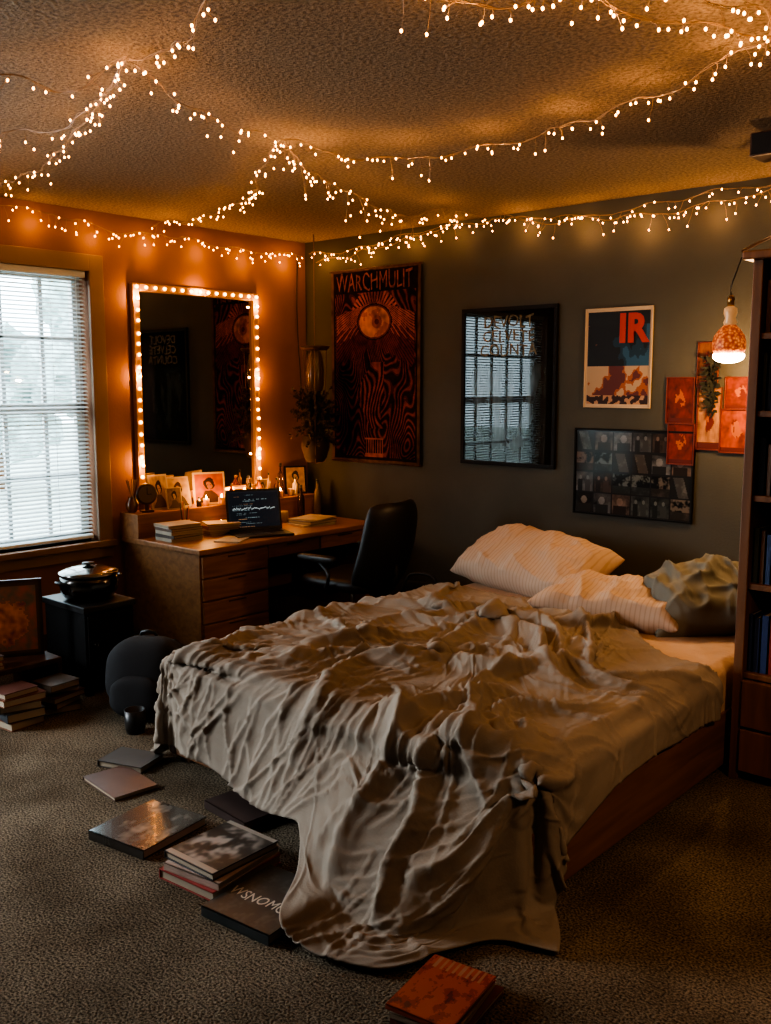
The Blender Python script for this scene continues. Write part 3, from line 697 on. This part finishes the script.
for s_,z_ in(('DEVOLT',.79),('CELVETE',.71),('COUNTA',.63)):
    lettering(s_,.095,m_pale,fp,.325,z_,-.0125,sx=.96,rough=.006,off=.0003)
def smallp(u,v):
    if u<.03 or u>.97 or v<.024 or v>.976: return (.44,.34,.24)
    n=noise.noise(Vector((u*3,v*3,4)))+.5*noise.noise(Vector((u*8,v*8,4)))+.25*noise.noise(Vector((u*18,v*18,4)))
    if v<.12: return (.03,.015,.015) if noise.noise(Vector((u*14,v*20,1)))>-.1 else (.35,.2,.12)
    if v<.42:
        k=n+ (v-.27)*1.5
        return (.36,.26,.17) if k>.12 else (.28,.09,.04) if k>-.05 else (.10,.03,.03)
    if v<.84:
        k=n+(u-.5)*1.5-(v-.6)*.8
        if k>.45: return (.025,.08,.14)
        if k>.15: return (.012,.035,.06)
        if k<-1.1: return (.12,.05,.03)
        return (.010,.013,.018)
    return (.011,.015,.02)
m_pr=vcolmat('paper_print',.6,spec=.25)
sp=framed('art_poster','small cream-bordered poster with blue and orange artwork',2.165,2.55,1.33,1.85,smallp,80,110,mat('cream_frame',(.43,.34,.24),.5),.006,mt_=m_pr,dep=.015)
lettering('IR',.20,mat('red_ink',(.34,.03,.016),.6),sp,.275,.345,-.009,sx=.95,off=.008)
def photos(u,v):
    nx,ny=6,4; i=int(u*nx); j=int(v*ny); fu=u*nx-i; fv=v*ny-j
    if fu<.05 or fu>.95 or fv<.05 or fv>.95: return (.012,.012,.013)
    s=i*7.3+j*3.1; base=.012+.07*abs(math.sin(s*2.7)); tint=[(1,.85,.7),(.85,.95,.9),(1,.7,.55),(.9,.9,.9)][int(s)%4]
    kind=int(s*1.7)%4; n=noise.noise(Vector((fu*3,fv*3,s)))+.4*noise.noise(Vector((fu*11,fv*11,s)))
    c=base*(1+.9*n)*(1.4-.8*fv)
    sx_=.2*math.sin(s*1.7)
    if kind==0:
        if math.hypot((fu-.5-sx_),(fv-.62)*.9)<.17: c=.15+.05*n
        elif fv<.45 and abs(fu-.5-sx_)<.34: c=.02
    elif kind==1:
        for q in(-.22,.18):
            if math.hypot((fu-.5-q)*1.1,(fv-.7))<.09: c=.12
            elif fv<.6 and abs(fu-.5-q)<.13: c=.015+.03*(q>0)
    elif kind==2:
        c=.11*sm((n+.2)*2) if fv>.4 else .02+.03*max(0,n)
    else:
        c=.05+.09*max(0,n) if abs(fu-.5+.3*(fv-.5))<.25 else .015
    return (max(.004,c*tint[0]),max(.004,c*tint[1]),max(.004,c*tint[2]))
framed('photo_board','dark glazed board filled with a grid of small photographs',2.12,2.80,.755,1.22,photos,168,120,m_frame,.01,cat='photo board',mt_=m_gb)
def redart(seed,hot):
    def f(u,v):
        n=noise.noise(Vector((u*4+seed,v*4,seed)))+.5*noise.noise(Vector((u*11,v*11,seed)))
        d=math.hypot(u-.5,v-.55)+.12*n
        if d<.2: return (.30,.085,.03) if n>-.1 else (.10,.015,.01)
        if v<.12: return (.08,.015,.012)
        return tuple(c*(1+.7*n) for c in hot)
    return f
m_rf=mat('red_frame',(.12,.02,.01),.5)
for (x0,x1,z0,z1,dep,hot,lab) in [(2.635,2.785,1.255,1.49,.012,(.10,.016,.010),'dark red print in a thin frame'),(2.655,2.80,1.05,1.26,.024,(.12,.018,.010),'small red card overlapping the photo board'),(2.79,2.90,1.44,1.66,.010,(.14,.05,.022),'tall ochre postcard above the red cards'),(2.80,2.925,1.13,1.44,.014,(.28,.13,.06),'pale orange portrait card on the wall'),(2.935,3.09,1.33,1.49,.012,(.14,.022,.010),'red-orange square card by the hanging lamp'),(2.92,3.085,1.12,1.335,.016,(.21,.04,.016),'bright orange poster card on the wall')]:
    framed('art_print',lab,x0,x1,z0,z1,redart(x0*9+z0*5,hot),30,36,m_rf,.006,cat='picture',mt_=m_pr,dep=dep)
sg=thing('dried_sprig','small dark dried plant sprig pinned over the cards','plant',(2.88,0,1.50))
bm=B()
for k in range(170):
    z=.08-.26*k/170; a=R.uniform(0,2*pi); p=Vector((.012*math.sin(k),-.022,z)); q=p+Vector((.06*math.cos(a)*(1-.4*k/170),-.01-.04*R.random(),.04*math.sin(a)))
    s=Vector((.008,0,.007)); bm.faces.new([bm.verts.new(v) for v in (p,(p+q)/2+s,q,(p+q)/2-s)])
finish(bm,'leaves',mat('dark_leaf',(.018,.02,.014),.8),sg)
bm=B(); tube(bm,[(0,-.002,.09),(.01,-.02,0),(-.005,-.02,-.18)],.0025,6); finish(bm,'stem',m_dark,sg)
# ------------------------------------------------------------ BOOKCASE
KX0,KX1,KY0,KY1,KH=3.50,4.5,-1.20,-.88,1.91
bk=thing('bookcase','tall dark brown wood bookcase with drawers below','bookcase',(KX0,KY0,0))
W=KX1-KX0; D=KY1-KY0
for x in(0,W-.035): 
    bm=B(); box(bm,x,x+.035,0,D,0,KH-.03); finish(bm,'side_panel',m_case_w,bk,bevel=.003)
bm=B(); box(bm,.035,W-.035,D-.015,D,0,KH-.03); finish(bm,'back_panel',m_case_w,bk)
bm=B(); box(bm,-.03,W+.02,-.03,D,KH-.03,KH); finish(bm,'cornice',m_case_w,bk,bevel=.006)
shz=[.41,.74,1.06,1.36,1.63]
for z in shz:
    bm=B(); box(bm,.035,W-.035,.01,D-.015,z-.022,z); finish(bm,'shelf',m_case_w,bk,bevel=.002)
for (z0,z1) in((.04,.2),(.21,.385)):
    bm=B(); box(bm,.038,W-.038,-.012,.012,z0,z1); d=finish(bm,'drawer',m_case_w,bk,bevel=.004)
    for x in(.25,W-.25):
        bm=B(); lathe(bm,[(.006,0),(.006,.012),(.014,.02),(.012,.028)],14,M=Matrix.Translation((x,-.012,(z0+z1)/2))@Matrix.Rotation(pi/2,4,'X')); finish(bm,'knob',m_brass,d,smooth=True)
pal=[(.02,.04,.13),(.24,.18,.12),(.20,.03,.02),(.05,.05,.05),(.30,.09,.03),(.06,.08,.08),(.14,.08,.05),(.03,.06,.15)]
for si,z in enumerate(shz):
    x=KX0+.038; lim=KX0+.34
    while x<lim:
        h=R.uniform(.015,.032); 
        book(R.uniform(.18,.225),R.uniform(.15,.18),h,R.choice(pal),(x,KY0+.035,z),0,'hardback standing upright on a bookcase shelf',['books on the lower shelf','books on the second shelf','books on the third shelf','books on the fourth shelf','books on the top shelf'][si],upright=True); x+=h+.0015
sk=thing('ceiling_speaker','small dark speaker box mounted under the ceiling','speaker',(3.56,-.86,2.29))
bm=B(); box(bm,-.20,.20,-.07,.07,0,.085); finish(bm,'cabinet',m_dark,sk,bevel=.006)
bm=B(); box(bm,-.19,.19,-.075,-.07,.006,.079); finish(bm,'grille',m_blackf,sk)
bm=B(); box(bm,-.05,.05,-.03,.03,.085,.11); finish(bm,'bracket',m_blackp,sk)
# ------------------------------------------------------------ HANGING LAMP
hl=thing('hanging_lamp','mosaic glass pendant lamp hanging from a thin arm, lit','lamp',(3.145,-.5,1.585))
m_shade=bpy.data.materials.new('mosaic'); m_shade.use_nodes=True; nt=m_shade.node_tree; b=nt.nodes['Principled BSDF']
tc=nt.nodes.new('ShaderNodeTexCoord'); vo=nt.nodes.new('ShaderNodeTexVoronoi'); vo.inputs['Scale'].default_value=80
r=nt.nodes.new('ShaderNodeValToRGB'); r.color_ramp.elements[0].color=(.55,.20,.06,1); r.color_ramp.elements[1].color=(.20,.03,.01,1); r.color_ramp.elements[1].position=.7
nt.links.new(tc.outputs['Object'],vo.inputs['Vector']); nt.links.new(vo.outputs['Distance'],r.inputs['Fac']); nt.links.new(r.outputs['Color'],b.inputs['Base Color']); nt.links.new(r.outputs['Color'],b.inputs['Emission Color']); b.inputs['Emission Strength'].default_value=1.0
bm=B(); lathe(bm,[(.060,-.005),(.070,.02),(.070,.045),(.062,.075),(.045,.10),(.030,.115),(.024,.12)],28,cap=False); sh=finish(bm,'lamp_shade',m_shade,hl,smooth=True); sh.modifiers.new('s','SOLIDIFY').thickness=.003
bm=B(); lathe(bm,[(.024,.118),(.028,.13),(.022,.15),(.028,.17),(.026,.19),(.012,.20)],22); finish(bm,'neck',mat('cream_glass',(.5,.34,.2),.3,emit=((1,.5,.2),.2)),hl,smooth=True)
bm=B(); bmesh.ops.create_uvsphere(bm,u_segments=24,v_segments=12,radius=.066)
for v in bm.verts: v.co.z=v.co.z*.45
finish(bm,'light_bulb',mat('lamp_glow',(1,.8,.5),.4,emit=((1,.66,.34),55)),hl,smooth=True,loc=(0,0,-.012))
bm=B(); lathe(bm,[(.014,.20),(.014,.235),(.006,.245)],18); finish(bm,'cap',m_brass,hl,smooth=True)
bm=B(); tube(bm,catmull([(0,0,.24),(-.003,0,.28),(.02,0,.35),(.045,0,.42)],.02),.003,6); finish(bm,'cord',m_blackp,hl,smooth=True)
bm=B(); tube(bm,catmull([(.04,.0,.425),(.2,-.2,.43),(.38,-.44,.42),(.40,-.48,.33)],.05),.007,8); box(bm,.37,.43,-.51,-.45,.325,.333); finish(bm,'support_arm',m_dark,hl,smooth=False)
plight((3.16,-.34,1.49),20,(1,.58,.27),.02,'lamp_light')
# ------------------------------------------------------------ LEFT CORNER CLUTTER
ns=thing('side_table','low black side table under the window','table',(.72,-2.16,0))
bm=B(); box(bm,-.19,.19,-.14,.14,.40,.43); finish(bm,'table_top',m_blackp,ns,bevel=.004)
bm=B(); box(bm,-.18,.18,-.13,.13,.04,.40); finish(bm,'body',mat('black_laminate',(.008,.007,.007),.6,spec=.2),ns,bevel=.003)
bm=B(); box(bm,.18,.192,-.12,.12,.06,.385); dd=finish(bm,'door',mat('black_laminate',(.008,.007,.007),.6),ns,bevel=.003)
bm=B(); lathe(bm,[(.012,0),(.012,.02)],12,M=Matrix.Translation((.19,-.09,.25))@Matrix.Rotation(pi/2,4,'Y')); finish(bm,'knob',m_metal,dd)
for s in(-1,1):
    for t_ in(-1,1):
        bm=B(); box(bm,s*.16-.015,s*.16+.015,t_*.11-.015,t_*.11+.015,0,.04); finish(bm,'leg',m_blackp,ns)
pt=thing('cooking_pot','dark shiny round pot with a metal lid and rim','pot',(.73,-2.16,.43))
bm=B(); lathe(bm,[(.08,0),(.115,.012),(.135,.045),(.140,.085),(.132,.12)],32); finish(bm,'body',mat('pot_dark',(.08,.075,.07),.2,1),pt,smooth=True)
bm=B(); lathe(bm,[(.138,.117),(.143,.125),(.138,.133),(.12,.140),(.08,.152),(.03,.158),(.01,.159)],32); li=finish(bm,'lid',mat('dull_steel',(.24,.23,.22),.14,1),pt,smooth=True)
bm=B(); lathe(bm,[(.008,.158),(.008,.164),(.03,.168),(.028,.174)],16); finish(bm,'knob',m_blackp,li,smooth=True)
for s in(-1,1):
    bm=B(); tube(bm,catmull([(-.03,s*.134,.09),(-.025,s*.160,.095),(.025,s*.160,.095),(.03,s*.134,.09)],.02),.006,8); finish(bm,'handle',m_blackp,pt,smooth=True)
bp_=thing('backpack','dark rounded backpack slumped on the carpet','backpack',(1.26,-2.20,0),rad(35))
cushion('body',.36,.34,.28,Matrix.Translation((0,0,.17))@Matrix.Rotation(rad(76),4,'X'),m_blackf,bp_,rnd=.32,pw=3.5)
cushion('pocket',.24,.18,.10,Matrix.Translation((0,-.14,.11))@Matrix.Rotation(rad(78),4,'X'),m_blackf,bp_,rnd=.3,pw=4)
bm=B(); tube(bm,catmull([(-.04,.03,.31),(-.03,.02,.355),(.03,.02,.355),(.04,.03,.31)],.02),.008,8); finish(bm,'handle',m_blackp,bp_,smooth=True)
for s in(-1,1):
    bm=B(); tube(bm,catmull([(s*.08,.12,.29),(s*.12,.19,.2),(s*.13,.17,.1),(s*.12,.08,.04)],.03),.012,8); finish(bm,'shoulder_strap',m_blackf,bp_,smooth=True)
wb=thing('tumbler','small dark metal tumbler on the carpet','cup',(1.45,-2.40,0))
bm=B(); lathe(bm,[(.035,0),(.042,.02),(.045,.10),(.041,.10),(.037,.02),(.001,.015)],24); finish(bm,'body',mat('dark_enamel',(.02,.018,.017),.4,.2),wb,smooth=True)
lc=thing('low_shelf','low dark wooden shelf on the carpet under the window','shelf',(.62,-2.62,0))
bm=B(); box(bm,-.22,.22,-.24,.24,.18,.205); finish(bm,'shelf_top',m_dark,lc,bevel=.003)
for y in(-.24,.22):
    bm=B(); box(bm,-.22,.22,y,y+.02,0,.18); finish(bm,'side_panel',m_dark,lc)
def recart(u,v):
    d=math.hypot(u-.5,(v-.45)*1.2)
    if u<.05 or u>.95 or v<.04 or v>.96: return (.10,.06,.04)
    n=noise.noise(Vector((u*6,v*6,3)))+.5*noise.noise(Vector((u*15,v*15,3)))
    return (.55*(1+n),.20*(1+n),.09) if d+.2*n<.36 else (.26*(1+n),.14,.09)
fr=thing('picture_frame','framed brown and orange artwork leaning on the low shelf','picture',(.66,-2.56,.205),rad(62))
bm=B(); box(bm,-.17,.17,0,.02,0,.36); finish(bm,'frame',m_dark,fr,bevel=.003)
gridart('print',.31,.33,50,50,recart,m_pr,fr,y=-.001,x0=-.155,z0=.015)
g='books piled on the low shelf'; z=.205
for k,c in enumerate([(.14,.10,.07),(.2,.06,.03),(.1,.08,.07)]): book(.13,.17,.022,c,(.78,-2.74,z),rad(R.uniform(-10,10)),'worn book piled on the low shelf',g); z+=.022
g='book piles on the carpet under the window'
for (x,y) in((.98,-2.68),(.93,-2.47)):
    z=0
    for k in range(5):
        h=R.uniform(.015,.04); book(R.uniform(.12,.16),R.uniform(.15,.2),h,R.choice([(.16,.06,.03),(.06,.05,.04),(.10,.07,.05),(.09,.03,.02),(.04,.045,.05)]),(x+R.uniform(-.012,.012),y+R.uniform(-.012,.012),z),rad(R.uniform(-24,24)),'worn book in a floor pile under the window',g); z+=h
# ------------------------------------------------------------ DESK-TOP ITEMS
RZ=.72
def leaning(name,label,y,w,h,func,fm,x=.14,tilt=12,rz=88,frame=.012):
    t=thing(name,label,'picture',(x,y,RZ+.002),rad(rz)); t.rotation_euler=(rad(-tilt),0,rad(rz))
    bm=B(); box(bm,-w/2,w/2,0,.012,0,h); finish(bm,'frame',fm,t,bevel=.002)
    gridart('print',w-2*frame,h-2*frame,40,48,func,m_pr,t,y=-.001,x0=-w/2+frame,z0=frame); return t
def portrait(bg,skin,hair):
    def f(u,v):
        x=u-.5+.02*math.sin(v*20); 
        if math.hypot(x*1.5,(v-.60)*1.1)<.15: return skin if not(abs(abs(x)-.05)<.02 and abs(v-.62)<.012) else tuple(c*.2 for c in skin)
        if math.hypot(x*1.05,(v-.66)*.95)<.20: return hair
        if v<.42 and abs(x)<.12+.8*max(0,.42-v): return tuple(c*.25 for c in skin)
        return tuple(c*(1+.4*noise.noise(Vector((u*6,v*6,skin[0]*30)))) for c in bg)
    return f
m_cf=mat('card_white',(.42,.32,.22),.6)
leaning('photo_print','pale portrait photograph leaning against the mirror',-1.30,.13,.21,portrait((.36,.24,.15),(.5,.3,.18),(.04,.02,.015)),m_cf,x=.12)
leaning('photo_print','portrait photograph leaning beside another print',-1.17,.15,.19,portrait((.40,.26,.15),(.35,.2,.12),(.05,.02,.015)),m_cf,x=.13,rz=80,tilt=16)
leaning('photo_print','small sepia snapshot leaning in front of the mirror',-1.235,.10,.13,portrait((.20,.12,.07),(.4,.24,.14),(.03,.02,.015)),m_cf,x=.165,rz=84,tilt=9,frame=.006)
leaning('picture_frame','orange framed portrait standing on the desk riser',-.95,.20,.20,portrait((.30,.075,.03),(.22,.09,.06),(.02,.01,.01)),m_cf,x=.13,rz=66)
leaning('photo_print','tiny dark snapshot propped among the bottles',-.485,.09,.12,portrait((.12,.07,.04),(.3,.18,.1),(.02,.02,.02)),m_cf,x=.09,rz=78,tilt=8,frame=.006)
leaning('picture_frame','small dark framed picture in the corner of the riser',-.20,.15,.19,portrait((.22,.14,.09),(.3,.2,.14),(.02,.02,.02)),m_frame,x=.10,rz=60)
def bottle(label,x,y,z,r,h,c,trans=.0,cap_c=(.02,.02,.02)):
    t=thing('bottle',label,'bottle',(x,y,z)); k='bottle%s'%str(c)
    bm=B(); lathe(bm,[(r*.9,0),(r,h*.04),(r,h*.55),(r*.85,h*.66),(r*.35,h*.76),(r*.33,h*.93)],22); finish(bm,'body',mat(k,c,.12,trans=trans),t,smooth=True)
    bm=B(); lathe(bm,[(r*.42,h*.9),(r*.42,h)],18); finish(bm,'cap',mat('cap%s'%str(cap_c),cap_c,.4),t)
bottle('tall slim dark glass bottle on the desk riser',.12,-.36,RZ,.022,.22,(.10,.04,.02),.4)
bottle('small brown glass bottle on the desk riser',.16,-.43,RZ,.02,.13,(.20,.08,.03),.3)
bottle('dark lotion bottle in the desk corner',.23,-.13,DT,.026,.24,(.12,.09,.06))
bottle('squat amber perfume bottle on the desk riser',.13,-.56,RZ,.028,.14,(.35,.12,.03),.5,(.3,.2,.08))
bottle('small clear bottle near the laptop on the riser',.15,-.66,RZ,.02,.16,(.3,.2,.15),.5)
bottle('slim tan spray bottle on the desk riser',.16,-.50,RZ,.014,.17,(.34,.20,.10),.0)
bottle('short black nail polish bottle on the riser',.16,-1.06,RZ,.016,.06,(.03,.02,.02),.0)
bottle('small red glass bottle on the riser',.16,-.81,RZ,.018,.12,(.25,.03,.02),.3)
bottle('plump amber bottle in front of the riser',.26,-.62,DT,.03,.15,(.30,.12,.04),.4,(.3,.2,.08))
bottle('tall dark bottle in front of the riser',.25,-.30,DT,.024,.22,(.06,.03,.02),.3)
bottle('tall amber bottle standing behind the laptop',.27,-.75,DT,.026,.27,(.28,.10,.03),.4)
bottle('pale cream pump bottle on the desk riser',.15,-.26,RZ,.02,.12,(.42,.32,.22),.0)
def jar(label,x,y,z,r,h,c,name='jar'):
    t=thing(name,label,name.replace('_',' '),(x,y,z)); bm=B(); lathe(bm,[(r*.85,0),(r,h*.08),(r,h*.85),(r*.92,h),(r*.82,h),(r*.84,h*.15),(.002,h*.12)],22); finish(bm,'body',mat('jar%s'%str(c),c,.3),t,smooth=True); return t
jar('small ceramic cup on the riser',.155,-.305,RZ,.02,.05,(.3,.2,.14),'cup')
jar('dark mug on the desk riser',.14,-.73,RZ,.032,.075,(.05,.03,.02),'cup')
pc=jar('brown pen cup holding pens beside the magazines',.26,-1.24,DT,.03,.09,(.2,.1,.05),'cup')
for k in range(5):
    bm=B(); a=k*1.3; tube(bm,[(.008*math.cos(a),.008*math.sin(a),.015),(.026*math.cos(a),.026*math.sin(a),.16+.01*k)],.0035,6); finish(bm,'pen',mat('pen%d'%(k%3),[(.02,.02,.02),(.4,.1,.03),(.3,.22,.1)][k%3],.4),pc)
jar('pale ceramic mug beside the laptop',.30,-.50,DT,.03,.07,(.4,.3,.2),'cup')
for k,(x,y,z0) in enumerate([(.16,-1.005,RZ),(.165,-.89,RZ),(.15,-.605,RZ),(.27,-.98,DT),(.16,-.40,RZ)]):
    cn=jar('lit candle in a small glass jar on the desk',x,y,z0,.020,.045,(.5,.25,.1),'candle')
    bm=B(); lathe(bm,[(.003,.03),(.005,.04),(.0035,.055),(.001,.065)],10); finish(bm,'flame',mat('flame',(1,.6,.2),.5,emit=((1,.5,.15),40)),cn,smooth=True)
plight((.22,-1.04,.83),2.2,(1,.5,.18),.01,'candle_light'); plight((.21,-.62,.84),1.6,(1,.5,.18),.01,'candle_light'); plight((.21,-.32,.84),.9,(1,.5,.18),.01,'candle_light')
gv=thing('table_clock','round dark table clock on a small foot','clock',(.13,-1.41,RZ),rad(70))
bm=B(); lathe(bm,[(.055,-.015),(.062,-.01),(.062,.01),(.055,.015)],28,M=Matrix.Translation((0,0,.105))@Matrix.Rotation(pi/2,4,'X')); finish(bm,'case',m_dark,gv,smooth=True)
bm=B(); lathe(bm,[(.05,.0155),(.05,.0165)],28,M=Matrix.Translation((0,0,.105))@Matrix.Rotation(pi/2,4,'X')); finish(bm,'dial',mat('dial_tan',(.14,.09,.05),.5),gv)
bm=B(); box(bm,-.002,.002,-.018,-.0168,.105,.145); box(bm,0,.025,-.018,-.0168,.103,.107); finish(bm,'hands',m_blackp,gv)
bm=B(); box(bm,-.035,.035,-.03,.03,0,.012); box(bm,-.01,.01,-.01,.01,.012,.045); finish(bm,'foot',m_dark,gv,bevel=.002)
bv=thing('vase','small brown glass vase with dried stems on the riser','vase',(.08,-1.475,RZ))
bm=B(); lathe(bm,[(.02,0),(.035,.02),(.038,.05),(.02,.08),(.022,.09)],20,cap=False); finish(bm,'body',mat('brown_glass',(.2,.08,.03),.15,trans=.4),bv,smooth=True)
bm=B()
for k in range(9):
    a=R.uniform(0,6.28); r_=R.uniform(.02,.04); tube(bm,[(0,0,.03),(r_*.4*math.cos(a),r_*.4*math.sin(a),.12),(r_*math.cos(a),r_*math.sin(a),.19)],[.0015,.0015,.004],5)
finish(bm,'stems',mat('dried_stem',(.3,.17,.08),.9),bv)
# ------------------------------------------------------------ HANGING PLANTER
hp=thing('hanging_planter','macrame hanging planter with bushy dried stems in the corner','hanging planter',(.31,-.22,.95))
m_cord=mat('jute',(.20,.12,.06),.9)
bm=B(); lathe(bm,[(.05,0),(.075,.03),(.088,.10),(.085,.17),(.078,.17),(.08,.10),(.04,.02)],26); finish(bm,'pot',mat('clay_dark',(.04,.022,.014),.7),hp,smooth=True)
bm=B()
for k in range(4):
    a=pi/4+k*pi/2; c_,s_=math.cos(a),math.sin(a)
    tube(bm,[(0,0,-.01),(.06*c_,.06*s_,.0),(.092*c_,.092*s_,.10),(.085*c_,.085*s_,.22),(.066*c_,.066*s_,.45),(.075*c_,.075*s_,.73)],.003,6)
tube(bm,[(0,0,.73),(0,0,CE-.95)],.003,6)
finish(bm,'cords',m_cord,hp,smooth=True)
bm=B(); lathe(bm,[(.03,.72),(.085,.725),(.10,.745),(.095,.75),(.03,.74)],28); finish(bm,'top_dish',m_dark,hp,smooth=True)
bm=B(); lathe(bm,[(.045,.46),(.058,.50),(.060,.60),(.05,.68),(.04,.715)],24,cap=False); finish(bm,'glass_bell',mat('amber_glass',(.16,.10,.05),.25,trans=.4),hp,smooth=True)
bm=B()
for k in range(190):
    a=R.uniform(0,2*pi); r1=R.uniform(.03,.17); z1=R.uniform(.14,.50); c_,s_=math.cos(a),math.sin(a)
    p0=Vector((.02*c_,.02*s_,.1)); p1=Vector((r1*.55*c_,r1*.55*s_,.12+(z1-.1)*.75)); p2=Vector((r1*c_,r1*s_,z1-.4*max(0,r1-.08)))
    tube(bm,[p0,p1,p2],[.0014,.0012,.001],3)
    for q in range(12):
        c0=p1.lerp(p2,R.uniform(-.1,1.15)); s=Vector((R.uniform(-1,1),R.uniform(-1,1),R.uniform(-.6,1))).normalized()*.019; w_=s.cross(Vector((0,.3,1))).normalized()*.009
        bm.faces.new([bm.verts.new(v) for v in(c0-s,c0+w_,c0+s,c0-w_)])
finish(bm,'foliage',mat('dark_leaf2',(.075,.05,.028),.8,noise_s=30,noise_a=.5),hp)
# ------------------------------------------------------------ CAMERA
th=math.atan(127/950)
cd=bpy.data.cameras.new('camera'); co=bpy.data.objects.new('camera',cd); COL.objects.link(co)
cd.sensor_fit='VERTICAL'; cd.sensor_height=36; cd.lens=950/1024*36
co.location=(4.79,-4.576,1.45); co.rotation_euler=(pi/2-th,0,math.atan2(.664,.748)); sc.camera=co
# ------------------------------------------------------------ LIGHT
w=bpy.data.worlds.new('world'); sc.world=w; w.use_nodes=True; bgn=w.node_tree.nodes['Background']
bgn.inputs[0].default_value=(.70,.90,1,1); bgn.inputs[1].default_value=7.5
def area(name,loc,target,sx,sy,e,col):
    l=bpy.data.lights.new(name,'AREA'); l.shape='RECTANGLE'; l.size=sx; l.size_y=sy; l.energy=e; l.color=col
    o=bpy.data.objects.new(name,l); COL.objects.link(o); o.location=loc; o.rotation_euler=(Vector(target)-Vector(loc)).to_track_quat('-Z','Y').to_euler(); return o
area('added_fill_west',(-.45,-4.45,1.45),(2.4,-2.8,.25),.75,.75,130,(.90,.95,1))  # added area light outside the unseen window, side light for bed and carpet
l=bpy.data.lights.new('added_warm_spot','SPOT'); l.energy=75; l.color=(1,.60,.32); l.shadow_soft_size=.08; l.spot_size=rad(62); l.spot_blend=.9  # added unseen spot, warms the bookcase, bed side and carpet
o=bpy.data.objects.new('added_warm_spot',l); COL.objects.link(o); o.location=(5.15,-2.7,1.9); d=Vector((3.85,-1.8,.1))-Vector((5.15,-2.7,1.9)); o.rotation_euler=d.to_track_quat('-Z','Y').to_euler()
sc.view_settings.view_transform='AgX'
try: sc.view_settings.look='AgX - High Contrast'
except Exception: pass
sc.view_settings.exposure=.3
